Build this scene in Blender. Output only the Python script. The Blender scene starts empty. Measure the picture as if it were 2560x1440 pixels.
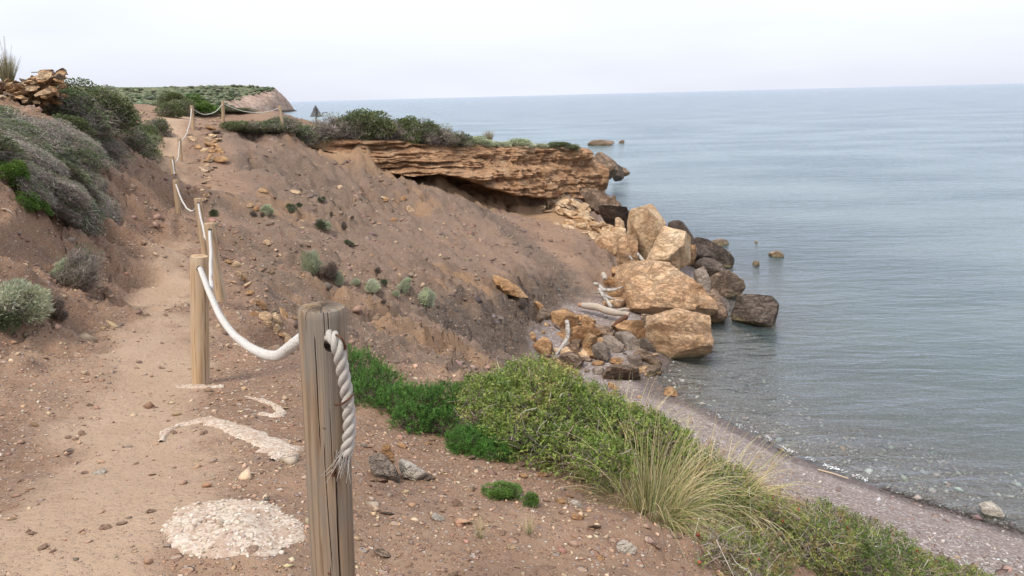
import bpy, bmesh, math, random
import numpy as np
from mathutils import Vector, Matrix

# ------------------------------------------------------------------ scene, camera, light
SC = bpy.context.scene
COL = SC.collection
SC.render.engine = 'CYCLES'
SC.cycles.use_denoising = True
SC.cycles.max_bounces = 7
SC.cycles.diffuse_bounces = 3
SC.cycles.glossy_bounces = 3
SC.cycles.transparent_max_bounces = 12
SC.cycles.volume_bounces = 0
SC.cycles.use_adaptive_sampling = True
SC.cycles.adaptive_threshold = 0.02
SC.render.use_motion_blur = False
SC.view_settings.view_transform = 'Standard'
SC.view_settings.look = 'None'
SC.view_settings.exposure = 0.42
SC.view_settings.gamma = 1.0
SC.view_settings.use_curve_mapping = False

FOC = 1862.0                       # focal length in photo pixels (2560 wide)
EYE = np.array([0.0, 0.0, 8.0])    # eye 8 m above the sea
PITCH = math.radians(14.46)
ROLL = math.radians(1.45)
_F = np.array([0, math.cos(PITCH), -math.sin(PITCH)])
_U0 = np.array([0, math.sin(PITCH), math.cos(PITCH)])
_R0 = np.array([1.0, 0, 0])
RV = math.cos(ROLL) * _R0 - math.sin(ROLL) * _U0
UV = math.sin(ROLL) * _R0 + math.cos(ROLL) * _U0
FV = _F

cam_d = bpy.data.cameras.new('camera')
cam = bpy.data.objects.new('camera', cam_d)
COL.objects.link(cam)
cam_d.sensor_width = 36.0
cam_d.lens = 36.0 * FOC / 2560.0
cam_d.clip_start = 0.05
cam_d.clip_end = 60000
m = Matrix.Identity(4)
for i in range(3):
    m[i][0] = RV[i]; m[i][1] = UV[i]; m[i][2] = -FV[i]; m[i][3] = EYE[i]
cam.matrix_world = m
SC.camera = cam

SUN_EL, SUN_AZ = math.radians(56), math.radians(-146)   # azimuth from +Y, negative = to the left of the view
world = bpy.data.worlds.new('World'); SC.world = world
world.use_nodes = True
wn = world.node_tree; wn.nodes.clear()
w_out = wn.nodes.new('ShaderNodeOutputWorld'); w_bg = wn.nodes.new('ShaderNodeBackground')
w_sky = wn.nodes.new('ShaderNodeTexSky'); w_sky.sky_type = 'NISHITA'; w_sky.sun_disc = False
w_sky.sun_elevation = SUN_EL; w_sky.sun_rotation = SUN_AZ
w_sky.air_density = 1.0; w_sky.dust_density = 3.0; w_sky.altitude = 0
w_tc = wn.nodes.new('ShaderNodeTexCoord')
w_map = wn.nodes.new('ShaderNodeMapping'); w_map.inputs['Scale'].default_value = (1.0, 1.0, 5.0)
w_noise = wn.nodes.new('ShaderNodeTexNoise'); w_noise.inputs['Scale'].default_value = 1.7
w_noise.inputs['Detail'].default_value = 4; w_noise.inputs['Roughness'].default_value = 0.45
w_ramp = wn.nodes.new('ShaderNodeValToRGB')
w_ramp.color_ramp.elements[0].position = 0.36; w_ramp.color_ramp.elements[0].color = (0.735, 0.755, 0.865, 1)
w_ramp.color_ramp.elements[1].position = 0.64; w_ramp.color_ramp.elements[1].color = (0.865, 0.91, 0.985, 1)
# an overcast sky is brighter overhead than at the horizon
w_sep = wn.nodes.new('ShaderNodeSeparateXYZ')
w_mr = wn.nodes.new('ShaderNodeMapRange')
w_mr.inputs['From Min'].default_value = 0.0; w_mr.inputs['From Max'].default_value = 1.0
w_mr.inputs['To Min'].default_value = 8.7; w_mr.inputs['To Max'].default_value = 13.5
w_mul = wn.nodes.new('ShaderNodeVectorMath'); w_mul.operation = 'SCALE'
w_mix = wn.nodes.new('ShaderNodeMix'); w_mix.data_type = 'RGBA'; w_mix.inputs[0].default_value = 0.90
wn.links.new(w_tc.outputs['Generated'], w_map.inputs['Vector'])
wn.links.new(w_map.outputs['Vector'], w_noise.inputs['Vector'])
wn.links.new(w_noise.outputs['Fac'], w_ramp.inputs['Fac'])
wn.links.new(w_tc.outputs['Generated'], w_sep.inputs[0])
wn.links.new(w_sep.outputs['Z'], w_mr.inputs['Value'])
wn.links.new(w_ramp.outputs['Color'], w_mul.inputs[0])
wn.links.new(w_mr.outputs['Result'], w_mul.inputs['Scale'])
wn.links.new(w_sky.outputs['Color'], w_mix.inputs[6])
wn.links.new(w_mul.outputs[0], w_mix.inputs[7])
wn.links.new(w_mix.outputs[2], w_bg.inputs['Color'])
w_bg.inputs['Strength'].default_value = 0.10
wn.links.new(w_bg.outputs[0], w_out.inputs['Surface'])

sun_d = bpy.data.lights.new('sun', 'SUN'); sun_d.energy = 2.4; sun_d.angle = math.radians(14)
sun_d.color = (1.0, 0.92, 0.81)
sun = bpy.data.objects.new('sun', sun_d); COL.objects.link(sun)
_sd = Vector((math.sin(SUN_AZ) * math.cos(SUN_EL), math.cos(SUN_AZ) * math.cos(SUN_EL), math.sin(SUN_EL)))
sun.rotation_euler = (-_sd).to_track_quat('-Z', 'Y').to_euler()
sun.location = _sd * 60

# ------------------------------------------------------------------ projection helpers (pixels of the 2560x1440 photo)
def ray(px, py):
    u = (np.asarray(px, float) - 1280) / FOC; v = (720 - np.asarray(py, float)) / FOC
    return FV + u[..., None] * RV + v[..., None] * UV
def at(px, py, Y):
    d = ray(px, py)
    return EYE + d * (np.asarray(Y, float) / d[..., 1])[..., None]
def at_z(px, py, z):
    d = ray(px, py)
    return EYE + d * ((z - EYE[2]) / d[..., 2])[..., None]
def px_per_m(Y): return FOC / (Y * 1.0)

# ------------------------------------------------------------------ noise
_rp = np.random.default_rng(7)
_PERM = np.tile(_rp.permutation(512), 3).astype(np.int64)
_GRAD = _rp.normal(size=(512, 3)); _GRAD /= np.linalg.norm(_GRAD, axis=1)[:, None]
def perlin(P):
    P = np.asarray(P, float)
    I = np.floor(P).astype(np.int64); f = P - I; I &= 511
    w = f * f * f * (f * (f * 6 - 15) + 10)
    out = np.zeros(len(P))
    for dx in (0, 1):
        wx = w[:, 0] if dx else 1 - w[:, 0]
        for dy in (0, 1):
            wy = w[:, 1] if dy else 1 - w[:, 1]
            for dz in (0, 1):
                wz = w[:, 2] if dz else 1 - w[:, 2]
                h = _PERM[_PERM[_PERM[(I[:, 0] + dx) & 511] + ((I[:, 1] + dy) & 511)] + ((I[:, 2] + dz) & 511)] & 511
                g = _GRAD[h]
                out += wx * wy * wz * (g[:, 0] * (f[:, 0] - dx) + g[:, 1] * (f[:, 1] - dy) + g[:, 2] * (f[:, 2] - dz))
    return out * 1.6
def fbm(P, octv=4, gain=0.5, lac=2.03):
    P = np.asarray(P, float); a = 1.0; s = np.zeros(len(P)); n = 0
    for k in range(octv):
        s += a * perlin(P * (lac ** k) + 17.3 * k); n += a; a *= gain
    return s / n
def ridged(P, octv=4, gain=0.5):
    P = np.asarray(P, float); a = 1.0; s = np.zeros(len(P)); n = 0
    for k in range(octv):
        s += a * (1 - np.abs(perlin(P * (2.07 ** k) + 9.1 * k)) * 2); n += a; a *= gain
    return s / n
def sstep(a, b, x):
    t = np.clip((x - a) / (b - a), 0, 1); return t * t * (3 - 2 * t)

# ------------------------------------------------------------------ mesh / object helpers
def mkmesh(name, V, F, cols=None, attrs=None, smooth=True, mat=None):
    V = np.asarray(V, np.float32)
    me = bpy.data.meshes.new(name)
    if isinstance(F, np.ndarray): F = [F]
    F = [np.asarray(f, np.int32) for f in F if len(f)]
    me.vertices.add(len(V)); me.vertices.foreach_set('co', V.ravel())
    loops = np.concatenate([f.ravel() for f in F])
    tot = np.concatenate([np.full(len(f), f.shape[1], np.int32) for f in F])
    start = np.concatenate([[0], np.cumsum(tot)[:-1]]).astype(np.int32)
    me.loops.add(len(loops)); me.loops.foreach_set('vertex_index', loops)
    me.polygons.add(len(tot)); me.polygons.foreach_set('loop_start', start); me.polygons.foreach_set('loop_total', tot)
    if smooth: me.polygons.foreach_set('use_smooth', np.ones(len(tot), bool))
    me.update(calc_edges=True)
    if cols is not None:
        c = np.ones((len(V), 4), np.float32); c[:, :3] = cols
        a = me.color_attributes.new('Col', 'FLOAT_COLOR', 'POINT'); a.data.foreach_set('color', c.ravel())
    for k, v in (attrs or {}).items():
        a = me.attributes.new(k, 'FLOAT', 'POINT'); a.data.foreach_set('value', np.asarray(v, np.float32))
    if mat is not None: me.materials.append(mat)
    me.validate(verbose=False)
    return me
def obj(name, me, parent=None, loc=None, rot=None, scale=None):
    o = bpy.data.objects.new(name, me); COL.objects.link(o)
    if parent is not None: o.parent = parent
    if loc is not None: o.location = tuple(float(v) for v in loc)
    if rot is not None: o.rotation_euler = tuple(float(v) for v in rot)
    if scale is not None: o.scale = tuple(float(v) for v in scale) if np.ndim(scale) else (scale,) * 3
    return o
def tag(o, label=None, cat=None, group=None, kind=None):
    if label: o['label'] = label
    if cat: o['category'] = cat
    if group: o['group'] = group
    if kind: o['kind'] = kind
    return o
def empty(name, loc=(0, 0, 0), rot=(0, 0, 0), scale=(1, 1, 1)):
    o = bpy.data.objects.new(name, None); COL.objects.link(o)
    o.empty_display_size = 0.1
    o.location = tuple(float(v) for v in loc); o.rotation_euler = rot; o.scale = scale
    return o
def copy_tree(o, parent=None):
    c = o.copy(); COL.objects.link(c); c.parent = parent
    for ch in list(o.children): copy_tree(ch, c)
    return c
_ICO = {}
def ico(sub):
    if sub not in _ICO:
        bm = bmesh.new(); bmesh.ops.create_icosphere(bm, subdivisions=sub, radius=1.0)
        V = np.array([v.co[:] for v in bm.verts]); F = np.array([[v.index for v in f.verts] for f in bm.faces])
        bm.free(); V /= np.linalg.norm(V, axis=1)[:, None]
        _ICO[sub] = (V, F)
    return _ICO[sub]
class MB:
    """collects pieces into one mesh"""
    def __init__(s): s.V = []; s.F3 = []; s.F4 = []; s.C = []; s.n = 0
    def add(s, V, F, c=None):
        V = np.asarray(V, float); F = np.asarray(F)
        (s.F3 if F.shape[1] == 3 else s.F4).append(F + s.n)
        s.V.append(V); s.n += len(V)
        s.C.append(np.broadcast_to(np.asarray(c if c is not None else (1, 1, 1), float), (len(V), 3)))
    def tube(s, pts, rad, sides=6, c=None, caps=True):
        pts = np.asarray(pts, float); n = len(pts); rad = np.broadcast_to(np.asarray(rad, float), (n,))
        t = np.gradient(pts, axis=0); t /= np.linalg.norm(t, axis=1)[:, None] + 1e-12
        up = np.array([0, 0, 1.0]) if abs(t[0, 2]) < 0.9 else np.array([1.0, 0, 0])
        N = np.zeros_like(pts); v = up - t[0] * (up @ t[0]); N[0] = v / np.linalg.norm(v)
        for i in range(1, n):
            v = N[i - 1] - t[i] * (N[i - 1] @ t[i]); N[i] = v / (np.linalg.norm(v) + 1e-12)
        B = np.cross(t, N); a = np.arange(sides) * 2 * math.pi / sides
        V = pts[:, None] + rad[:, None, None] * (np.cos(a)[None, :, None] * N[:, None] + np.sin(a)[None, :, None] * B[:, None])
        idx = np.arange(n * sides).reshape(n, sides); nx = np.roll(idx, -1, axis=1)
        Q = np.stack([idx[:-1], nx[:-1], nx[1:], idx[1:]], -1).reshape(-1, 4)
        V = V.reshape(-1, 3); base = s.n
        s.add(V, Q, c)
        if caps:
            s.add(np.vstack([V[:sides], pts[:1]]), np.array([[(k + 1) % sides, k, sides] for k in range(sides)]), c)
            s.add(np.vstack([V[-sides:], pts[-1:]]), np.array([[k, (k + 1) % sides, sides] for k in range(sides)]), c)
    def mesh(s, name, mat=None, smooth=True):
        F = []
        if s.F3: F.append(np.vstack(s.F3))
        if s.F4: F.append(np.vstack(s.F4))
        return mkmesh(name, np.vstack(s.V), F, cols=np.vstack(s.C), smooth=smooth, mat=mat)

# ------------------------------------------------------------------ node helpers
def new_mat(name):
    mt = bpy.data.materials.new(name); mt.use_nodes = True
    mt.node_tree.nodes.clear(); return mt, mt.node_tree
def nd(nt, typ, props=None, **ins):
    n = nt.nodes.new(typ)
    for k, v in (props or {}).items(): setattr(n, k, v)
    for k, v in ins.items():
        k = k.replace('_', ' ')
        s = n.inputs[k]
        if isinstance(v, bpy.types.NodeSocket): nt.links.new(v, s)
        else: s.default_value = v
    return n
def ramp(nt, fac, stops, interp='LINEAR'):
    n = nt.nodes.new('ShaderNodeValToRGB'); cr = n.color_ramp; cr.interpolation = interp
    while len(cr.elements) < len(stops): cr.elements.new(0.5)
    for e, (p, c) in zip(cr.elements, stops):
        e.position = p
        e.color = tuple(c) + (1,) if np.ndim(c) else (c, c, c, 1)
    nt.links.new(fac, n.inputs[0]); return n.outputs[0]
def mixc(nt, fac, a, b, blend='MIX'):
    n = nt.nodes.new('ShaderNodeMix'); n.data_type = 'RGBA'; n.blend_type = blend
    for i, v in ((0, fac), (6, a), (7, b)):
        s = n.inputs[i]
        if isinstance(v, bpy.types.NodeSocket): nt.links.new(v, s)
        elif i == 0: s.default_value = v
        else: s.default_value = tuple(v) + (1,)
    return n.outputs[2]
def mth(nt, op, a, b=0.0, c=None, clamp=False):
    n = nt.nodes.new('ShaderNodeMath'); n.operation = op; n.use_clamp = clamp
    for s, v in zip(n.inputs, (a, b) if c is None else (a, b, c)):
        if isinstance(v, bpy.types.NodeSocket): nt.links.new(v, s)
        else: s.default_value = v
    return n.outputs[0]
def attr(nt, name, out='Fac'):
    n = nt.nodes.new('ShaderNodeAttribute'); n.attribute_name = name; return n.outputs[out]
def geo_pos(nt): return nt.nodes.new('ShaderNodeNewGeometry').outputs['Position']
def obj_co(nt): return nt.nodes.new('ShaderNodeTexCoord').outputs['Object']
def mapped(nt, vec, scale=(1, 1, 1), rot=(0, 0, 0), loc=(0, 0, 0)):
    n = nt.nodes.new('ShaderNodeMapping'); nt.links.new(vec, n.inputs['Vector'])
    n.inputs['Scale'].default_value = scale; n.inputs['Rotation'].default_value = rot; n.inputs['Location'].default_value = loc
    return n.outputs[0]
def noise_t(nt, vec, scale, detail=4, rough=0.55, dist=0.0):
    return nd(nt, 'ShaderNodeTexNoise', Vector=vec, Scale=scale, Detail=detail, Roughness=rough, Distortion=dist).outputs['Fac']
def bump(nt, h, strength=0.5, dist=0.02, normal=None):
    n = nd(nt, 'ShaderNodeBump', Strength=strength, Distance=dist); nt.links.new(h, n.inputs['Height'])
    if normal is not None: nt.links.new(normal, n.inputs['Normal'])
    return n.outputs[0]
def finish(nt, color, rough=0.9, normal=None, spec=0.2, **kw):
    b = nt.nodes.new('ShaderNodeBsdfPrincipled')
    if isinstance(color, bpy.types.NodeSocket): nt.links.new(color, b.inputs['Base Color'])
    else: b.inputs['Base Color'].default_value = tuple(color) + (1,)
    if isinstance(rough, bpy.types.NodeSocket): nt.links.new(rough, b.inputs['Roughness'])
    else: b.inputs['Roughness'].default_value = rough
    b.inputs['Specular IOR Level'].default_value = spec
    if normal is not None: nt.links.new(normal, b.inputs['Normal'])
    for k, v in kw.items(): b.inputs[k.replace('_', ' ')].default_value = v
    o = nt.nodes.new('ShaderNodeOutputMaterial'); nt.links.new(b.outputs[0], o.inputs['Surface'])
    return b
# ================================================================== TERRAIN (land from the path down to the beach and the sea bed)
# surveyed spots: (photo px, photo py, forward distance in m)
CP_PX = [
 # path and fence line
 (150,1400,2.4),(600,1300,2.72),(800,1200,3.3),(330,1150,3.75),(560,1090,4.05),(502,962,5.4),(330,968,5.4),(700,960,5.3),
 (553,755,9.2),(400,762,9.2),(300,770,9.1),(640,790,8.6),(513,638,13.3),(400,640,13.3),(330,643,13.2),(580,650,12.9),
 (449,552,17.6),(360,553,17.6),(530,556,17.3),(437,472,22.3),(370,470,22.4),(525,478,22.0),(454,416,26.5),(380,414,26.6),(540,420,26.3),
 (484,325,30.4),(420,302,31.8),(440,318,30.6),(400,345,29),(545,330,30.5),(559,311,31.8),(650,318,33.0),(707,312,33.5),
 # left bank: foot, lip and the ground on top of it
 (0,1200,3.55),(0,1000,4.6),(0,860,5.6),(110,880,5.8),(190,820,7.0),(100,790,6.3),(0,740,6.2),
 (245,735,9.6),(190,690,9.0),(120,640,8.4),(0,610,7.4),(270,610,13.0),(235,560,11.8),(150,545,10.2),(60,520,9.0),
 (300,500,18.0),(262,430,16.0),(240,385,15.0),(150,400,12.0),(0,430,9.2),
 (320,420,23),(290,350,20.5),(250,305,18.0),(180,330,14.5),(0,330,11.0),(100,290,14.5),(30,262,16.0),(120,258,17.0),(-150,250,16.0),
 (380,330,28),(350,303,26.0),(300,285,22.5),(410,295,31.0),(220,262,19.0),(-200,420,9.0),(-200,700,6.0),
 # top of the near slope, right of the old post
 (735,862,6.9),(690,790,8.4),(610,690,11.0),(900,905,6.8),(1000,1200,3.7),(1000,1050,4.9),(1150,1090,4.6),(1250,1130,4.3),(1300,1290,3.25),(1450,1290,3.4),
 (1600,1380,3.05),(1480,1215,4.0),(1650,1300,3.75),(1750,1260,4.4),(1250,1420,2.7),(1000,1400,2.7),
 (2000,1400,4.5),(1850,1250,5.2),(1600,1130,5.6),(1400,1050,6.0),(1200,985,6.6),(2300,1440,5.6),(2100,1330,5.7),
 # scree slope and its foot
 (760,900,8.0),(900,860,9.2),(1000,900,10.0),(800,800,10.8),(1180,925,17.0),(1340,872,21.5),(1260,800,21.0),(1150,820,16.5),(1380,745,25.6),(1300,700,25.0),
 (1480,655,29.5),(1440,600,32.5),(1545,570,37),(1100,700,20.5),(1000,640,22.0),(900,600,24.0),(850,700,16.0),(700,600,18.0),(700,680,13.5),
 (640,470,24.0),(700,420,29.0),(800,450,29.5),(600,380,28.2),(640,345,31.8),(1000,520,30.5),(1150,560,31.0),(1200,650,26.5),(1300,600,31.0),
 (765,364,34.3),(830,386,35.2),(900,414,36.3),(1000,442,37.8),(1100,442,39.6),(1200,452,41.2),(1300,492,42.8),(1400,530,41.5),(1470,560,40.0),
 (700,352,33.6),(1000,458,37.2),(1060,462,38.4),(1100,472,38.9),(1150,478,39.7),(1200,486,40.3),(1250,498,41.2),(1300,510,42.0),(1350,515,42.0),(950,440,36.6),
 # feet of the rocks on the beach
 (1610,659,31.05),(1677,669,29.45),(1658,793,26.05),(1696,890,22.25),(1724,659,30.85),(1748,659,31.65),(1767,697,30.65),(1756,732,27.65),(1814,741,28.85),(1787,809,25.75),(1883,805,25.35),(1679,987,18.85),(1411,829,23.95),(1438,855,22.85),(1473,885,22.05),(1358,895,21.35),(1334,851,21.75),(1504,912,21.05),(1429,916,20.65),(1438,883,21.45),(1438,865,22.05),(1532,875,22.05),(1577,871,22.35),(1621,874,21.95),(1584,849,23.25),(1614,809,24.25),(1385,935,19.85),(1498,933,20.15),(1559,953,19.95),(1621,909,21.15),(1589,910,20.75),(1636,935,20.45),(1606,924,20.60),(1539,981,19.15),(1528,994,18.75),(1580,993,18.60),(1599,998,18.40),(1530,713,27.85),(1542,687,28.45),(1539,743,26.65),(1544,767,25.85),(1567,687,30.45),(1469,812,24.15),(1468,825,23.45),(1512,839,23.05),
]
CP_W = [  # world spots x, y, z that the picture hides: plateau, seaward sides, sea bed, land to the left and behind
 (0,-1,6.42),(-2,-2,6.5),(2,-1,6.1),(0,1,6.42),(1.2,1.2,6.2),(-3,0.5,6.55),(3,1,5.2),(-6,-1,7.2),(5.5,3,3.4),(8,0,2.0),
 (-12,40,7.6),(-20,45,7.6),(-14,36,7.2),(-7,36,6.6),(-4,38.5,5.7),(0,42.5,5.2),(3.2,46.2,4.5),(4.0,49.5,4.2),(6.2,46.8,0.6),(7.2,48,-0.6),(7.0,51,-0.8),(6.5,44.5,0.5),(7.4,43,-0.2),(-6,44,6.0),(-2,48,5.2),(2,53,3.6),(5,54,-0.5),
 (-25,30,9.0),(-20,22,8.6),(-18,16,8.6),(-12,10,8.2),(-30,45,9.2),(-14,6,8.0),(-9,3,7.6),(-30,60,8),(-18,62,3),(-22,75,2),
 (-11,56,3.0),(-8,62,-1.5),(-2,60,-1.8),(6,60,-2.2),(12,50,-2.6),(9.5,46.5,-1.2),(11,42,-1.6),(13,38,-1.5),(9,36,-0.5),(12.5,33,-1.2),(10,29,-0.9),
 (8.2,25,-0.8),(5.3,22.3,-0.25),(11,25,-1.5),(9,20,-1.1),(14,18,-1.6),(20,24,-3.2),(25,40,-4),(14,60,-4),(30,70,-5),(0,80,-5),(40,30,-5),(25,14,-2.5),(45,50,-6),(-12,85,-3),
 (5.6,20.5,-0.22),(6.2,18.4,-0.24),(7.2,16.8,-0.26),(8.2,15.3,-0.28),(9.3,14.4,-0.3),(11,13.4,-0.4),(14,12.5,-0.7),
 (3.0,21.3,0.35),(3.0,19.3,0.40),(3.6,17.2,0.5),(4.3,15.3,0.55),(5.2,13.6,0.6),(6.2,12.2,0.65),(7.2,11.0,0.7),(8.4,10.2,0.6),
 (2.6,16.0,0.9),(3.2,13.6,1.1),(4.2,11.8,1.2),(5.4,10.2,1.2),(6.6,9.0,1.3),(1.6,18.0,0.95),(9.5,7.5,1.0),(12,6,0.6),(16,8,-0.6),(14,3,0.8),
 (6.5,32,0.6),(6.2,36,0.6),(5.6,41,0.9),
 (-40,20,11),(-40,0,9),(-15,-10,8),(0,-8,6.8),(12,-6,2.5),(30,0,-1.5),
]
for q in ((1600,935),(1700,1005),(1830,1068),(1960,1135),(2100,1190),(2250,1240),(2400,1285),(2560,1335)):
    CP_W.append(tuple(at_z(np.array(q[0]), np.array(q[1]), 0.0)))
_cp = np.array(CP_PX, float)
_C = np.vstack([at(_cp[:, 0], _cp[:, 1], _cp[:, 2]), np.array(CP_W, float)])
T0 = np.array([0.0, -5.0])           # centre of the survey grid, behind the camera
def polar(X, Y):
    dx, dy = X - T0[0], Y - T0[1]
    return np.arctan2(dx, dy) * 1.15, np.log(np.hypot(dx, dy))
_cu, _cv = polar(_C[:, 0], _C[:, 1])
_d = np.hypot(_cu[:, None] - _cu[None], _cv[:, None] - _cv[None])
def _ker(r): return r
_n = len(_C)
_M = np.zeros((_n + 3, _n + 3)); _M[:_n, :_n] = _ker(_d) - np.eye(_n) * 0.004
_M[:_n, _n] = 1; _M[:_n, _n + 1] = _cu; _M[:_n, _n + 2] = _cv; _M[_n:, :_n] = _M[:_n, _n:].T
_w = np.linalg.solve(_M, np.concatenate([_C[:, 2], np.zeros(3)]))
def base_z(X, Y):
    X = np.ravel(X); Y = np.ravel(Y); u, v = polar(X, Y); out = np.zeros(len(u))
    for s in range(0, len(u), 40000):
        e = slice(s, s + 40000)
        k = _ker(np.hypot(u[e][:, None] - _cu[None], v[e][:, None] - _cv[None]))
        out[e] = k @ _w[:_n] + _w[_n] + _w[_n + 1] * u[e] + _w[_n + 2] * v[e]
    return out

NA, NR = 700, 640
A0, A1, R0g, R1g = -0.92, 0.80, 3.2, 95.0
gu = np.linspace(A0, A1, NA); gv = np.linspace(math.log(R0g), math.log(R1g), NR)
GU, GV = np.meshgrid(gu, gv)                      # (NR, NA)
GX = T0[0] + np.exp(GV) * np.sin(GU); GY = T0[1] + np.exp(GV) * np.cos(GU)
# coarse evaluation, then a light blur to round off the kinks
Zb = base_z(GX, GY).reshape(NR, NA)
def blur(Z, k):
    for _ in range(k):
        Zp = np.pad(Z, 1, mode='edge'); Z = (Zp[:-2, 1:-1] + Zp[2:, 1:-1] + Zp[1:-1, :-2] + Zp[1:-1, 2:] + 2 * Z) / 6
    return Z
Zb = blur(Zb, 3)
RR = np.exp(GV); CELL = RR * (A1 - A0) / NA
dzx = np.gradient(Zb, axis=1) / (RR * (gu[1] - gu[0])); dzr = np.gradient(Zb, axis=0) / (RR * (gv[1] - gv[0]))
SLOPE = blur(np.hypot(dzx, dzr), 8)
# path mask: distance to the walked line
PATH_PX = [(60,1600,1.6),(170,1400,2.4),(330,1150,3.75),(370,1000,5.0),(390,900,6.2),(400,762,9.2),(405,640,13.3),(400,552,17.6),(405,472,22.3),(415,414,26.5),(425,340,29.5),(425,302,31.8)]
_pp = np.array([at(np.array(a), np.array(b), np.array(c))[:2] for a, b, c in PATH_PX]); _pp[0] = (-0.9, 0.5)
_pp = np.vstack([[(-0.5, -3)], _pp, [(-15.5, 38)]])
def dist_poly(X, Y, poly):
    best = np.full(np.shape(X), 1e9)
    for a, b in zip(poly[:-1], poly[1:]):
        ab = b - a; t = np.clip(((X - a[0]) * ab[0] + (Y - a[1]) * ab[1]) / (ab @ ab), 0, 1)
        best = np.minimum(best, np.hypot(X - a[0] - t * ab[0], Y - a[1] - t * ab[1]))
    return best
DPATH = dist_poly(GX, GY, _pp)
P2 = np.stack([GX.ravel(), GY.ravel(), np.zeros(GX.size)], 1)
_wob = fbm(P2 * 0.9, 3).reshape(NR, NA)
_flat = 1 - sstep(0.30 + 0.25 * sstep(16, 24, GY), 0.62 + 0.35 * sstep(16, 24, GY), SLOPE)
PATHM = _flat * (1 - sstep(0.16, 0.60 + 0.25 * sstep(10, 20, GY), DPATH + _wob * 0.5 + 0.25 * fbm(P2 * 3.1, 3).reshape(NR, NA)))
# relief: gullies that run down the scree slope, knobbly ground, small ledges
def relief(X, Y, Zs, slope, pathm):
    P = np.stack([X.ravel(), Y.ravel(), Zs.ravel()], 1)
    c, s = math.cos(0.5), math.sin(0.5)
    al = P[:, 0] * c - P[:, 1] * s; ac = P[:, 0] * s + P[:, 1] * c
    th = np.arctan2(P[:, 0] - 6.0, P[:, 1] - 19.0); rd = np.hypot(P[:, 0] - 6.0, P[:, 1] - 19.0)
    wv = 0.25 * fbm(P * 0.5 + 5, 3)
    Q = np.stack([th * 6.0 + wv, rd * 0.10 + wv, P[:, 2] * 0.1], 1)
    gul = ridged(Q, 4, 0.6) - 0.55
    Q2 = np.stack([th * 16.0 + 2 * wv, rd * 0.55, P[:, 2] * 0.9], 1)
    led = ridged(Q2 + 3.7, 4, 0.6) - 0.5
    rill = ridged(np.stack([th * 34.0 + 5 * wv, rd * 0.30 + wv * 2, P[:, 2] * 0.5], 1) + 8.8, 3, 0.55) - 0.5
    kn = fbm(P * np.array([1, 1, .4]) * 1.1, 4)
    g1 = np.clip(1 - np.abs(perlin(np.stack([th * 15.0 + 7 * wv, rd * 0.22 + 2 * wv, P[:, 2] * 0.15], 1) + 51)) * 6.0, 0, 1) * sstep(-0.15, 0.25, perlin(P * 0.42 + 60))
    g2 = np.clip(1 - np.abs(perlin(np.stack([th * 33.0 + 12 * wv, rd * 0.5 + 3 * wv, P[:, 2] * 0.3], 1) + 71)) * 5.0, 0, 1) * sstep(-0.1, 0.3, perlin(P * 0.6 + 80))
    crumb = np.clip(ridged(P * np.array([0.9, 0.9, 1.8]) * 1.25 + 90, 4, 0.62) - 0.62, 0, 1) * sstep(0.0, 0.35, perlin(P * 0.3 + 33))
    fine = fbm(P * 5.0, 3); fine2 = fbm(P * 14.0, 2)
    sl = sstep(0.22, 0.5, slope).ravel(); ph = pathm.ravel()
    land = sstep(0.4, 1.2, Zs).ravel()
    bank = sstep(-1.2, -2.2, P[:, 0]) * sstep(0.42, 0.75, slope.ravel()) * sstep(24.0, 20.0, P[:, 1])
    clod = ridged(P * np.array([1.3, 1.3, 2.2]) + 2.2, 4, 0.6) - 0.5
    seaw = sstep(0.3, 1.6, P[:, 0] - np.interp(P[:, 1], _pp[:, 1], _pp[:, 0]))
    crumb = crumb * 0.5 * seaw; g1 = g1 * (0.4 + 0.6 * seaw); g2 = g2 * (0.4 + 0.6 * seaw)
    h = sl * land * (0.62 * gul + 0.34 * led + 0.08 * np.round(led * 4) / 4 + 0.13 * rill - 0.40 * g1 - 0.20 * g2 + 0.85 * crumb) + (0.10 * kn) * (1 - 0.85 * ph) * land + 0.035 * kn * (1 - land)
    h += bank * (0.16 * clod + 0.10 * fbm(P * 2.6, 3))
    h += (0.034 * fine + 0.016 * fine2) * (1 - 0.75 * ph) * (0.35 + 0.65 * land)
    return h.reshape(X.shape)
_r = GY * 0 + np.hypot(GX, GY)
REL = relief(GX, GY, Zb, SLOPE, PATHM) * (0.35 + 0.65 * sstep(3.0, 12.0, _r))
GZ = Zb + REL
def grid_at(G, X, Y):
    dx, dy = np.asarray(X, float) - T0[0], np.asarray(Y, float) - T0[1]
    a = (np.arctan2(dx, dy) - A0) / (A1 - A0) * (NA - 1); b = (np.log(np.maximum(np.hypot(dx, dy), 1e-3)) - gv[0]) / (gv[-1] - gv[0]) * (NR - 1)
    a = np.clip(a, 0, NA - 1.001); b = np.clip(b, 0, NR - 1.001)
    i = b.astype(int); j = a.astype(int); fb = b - i; fa = a - j
    return (G[i, j] * (1 - fb) * (1 - fa) + G[i + 1, j] * fb * (1 - fa) + G[i, j + 1] * (1 - fb) * fa + G[i + 1, j + 1] * fb * fa)
def ground_z(X, Y): return grid_at(GZ, X, Y)
def hit(px, py, tmin=1.2, tmax=110.0):
    """the spot of ground seen at a photo pixel"""
    d = ray(np.array(px, float), np.array(py, float)); t = np.exp(np.linspace(math.log(tmin), math.log(tmax), 2600))
    P = EYE + d[None] * t[:, None]
    g = ground_z(P[:, 0], P[:, 1]); below = np.where(P[:, 2] < g)[0]
    if not len(below): return None
    return np.array([P[below[0], 0], P[below[0], 1], g[below[0]]])
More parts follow.
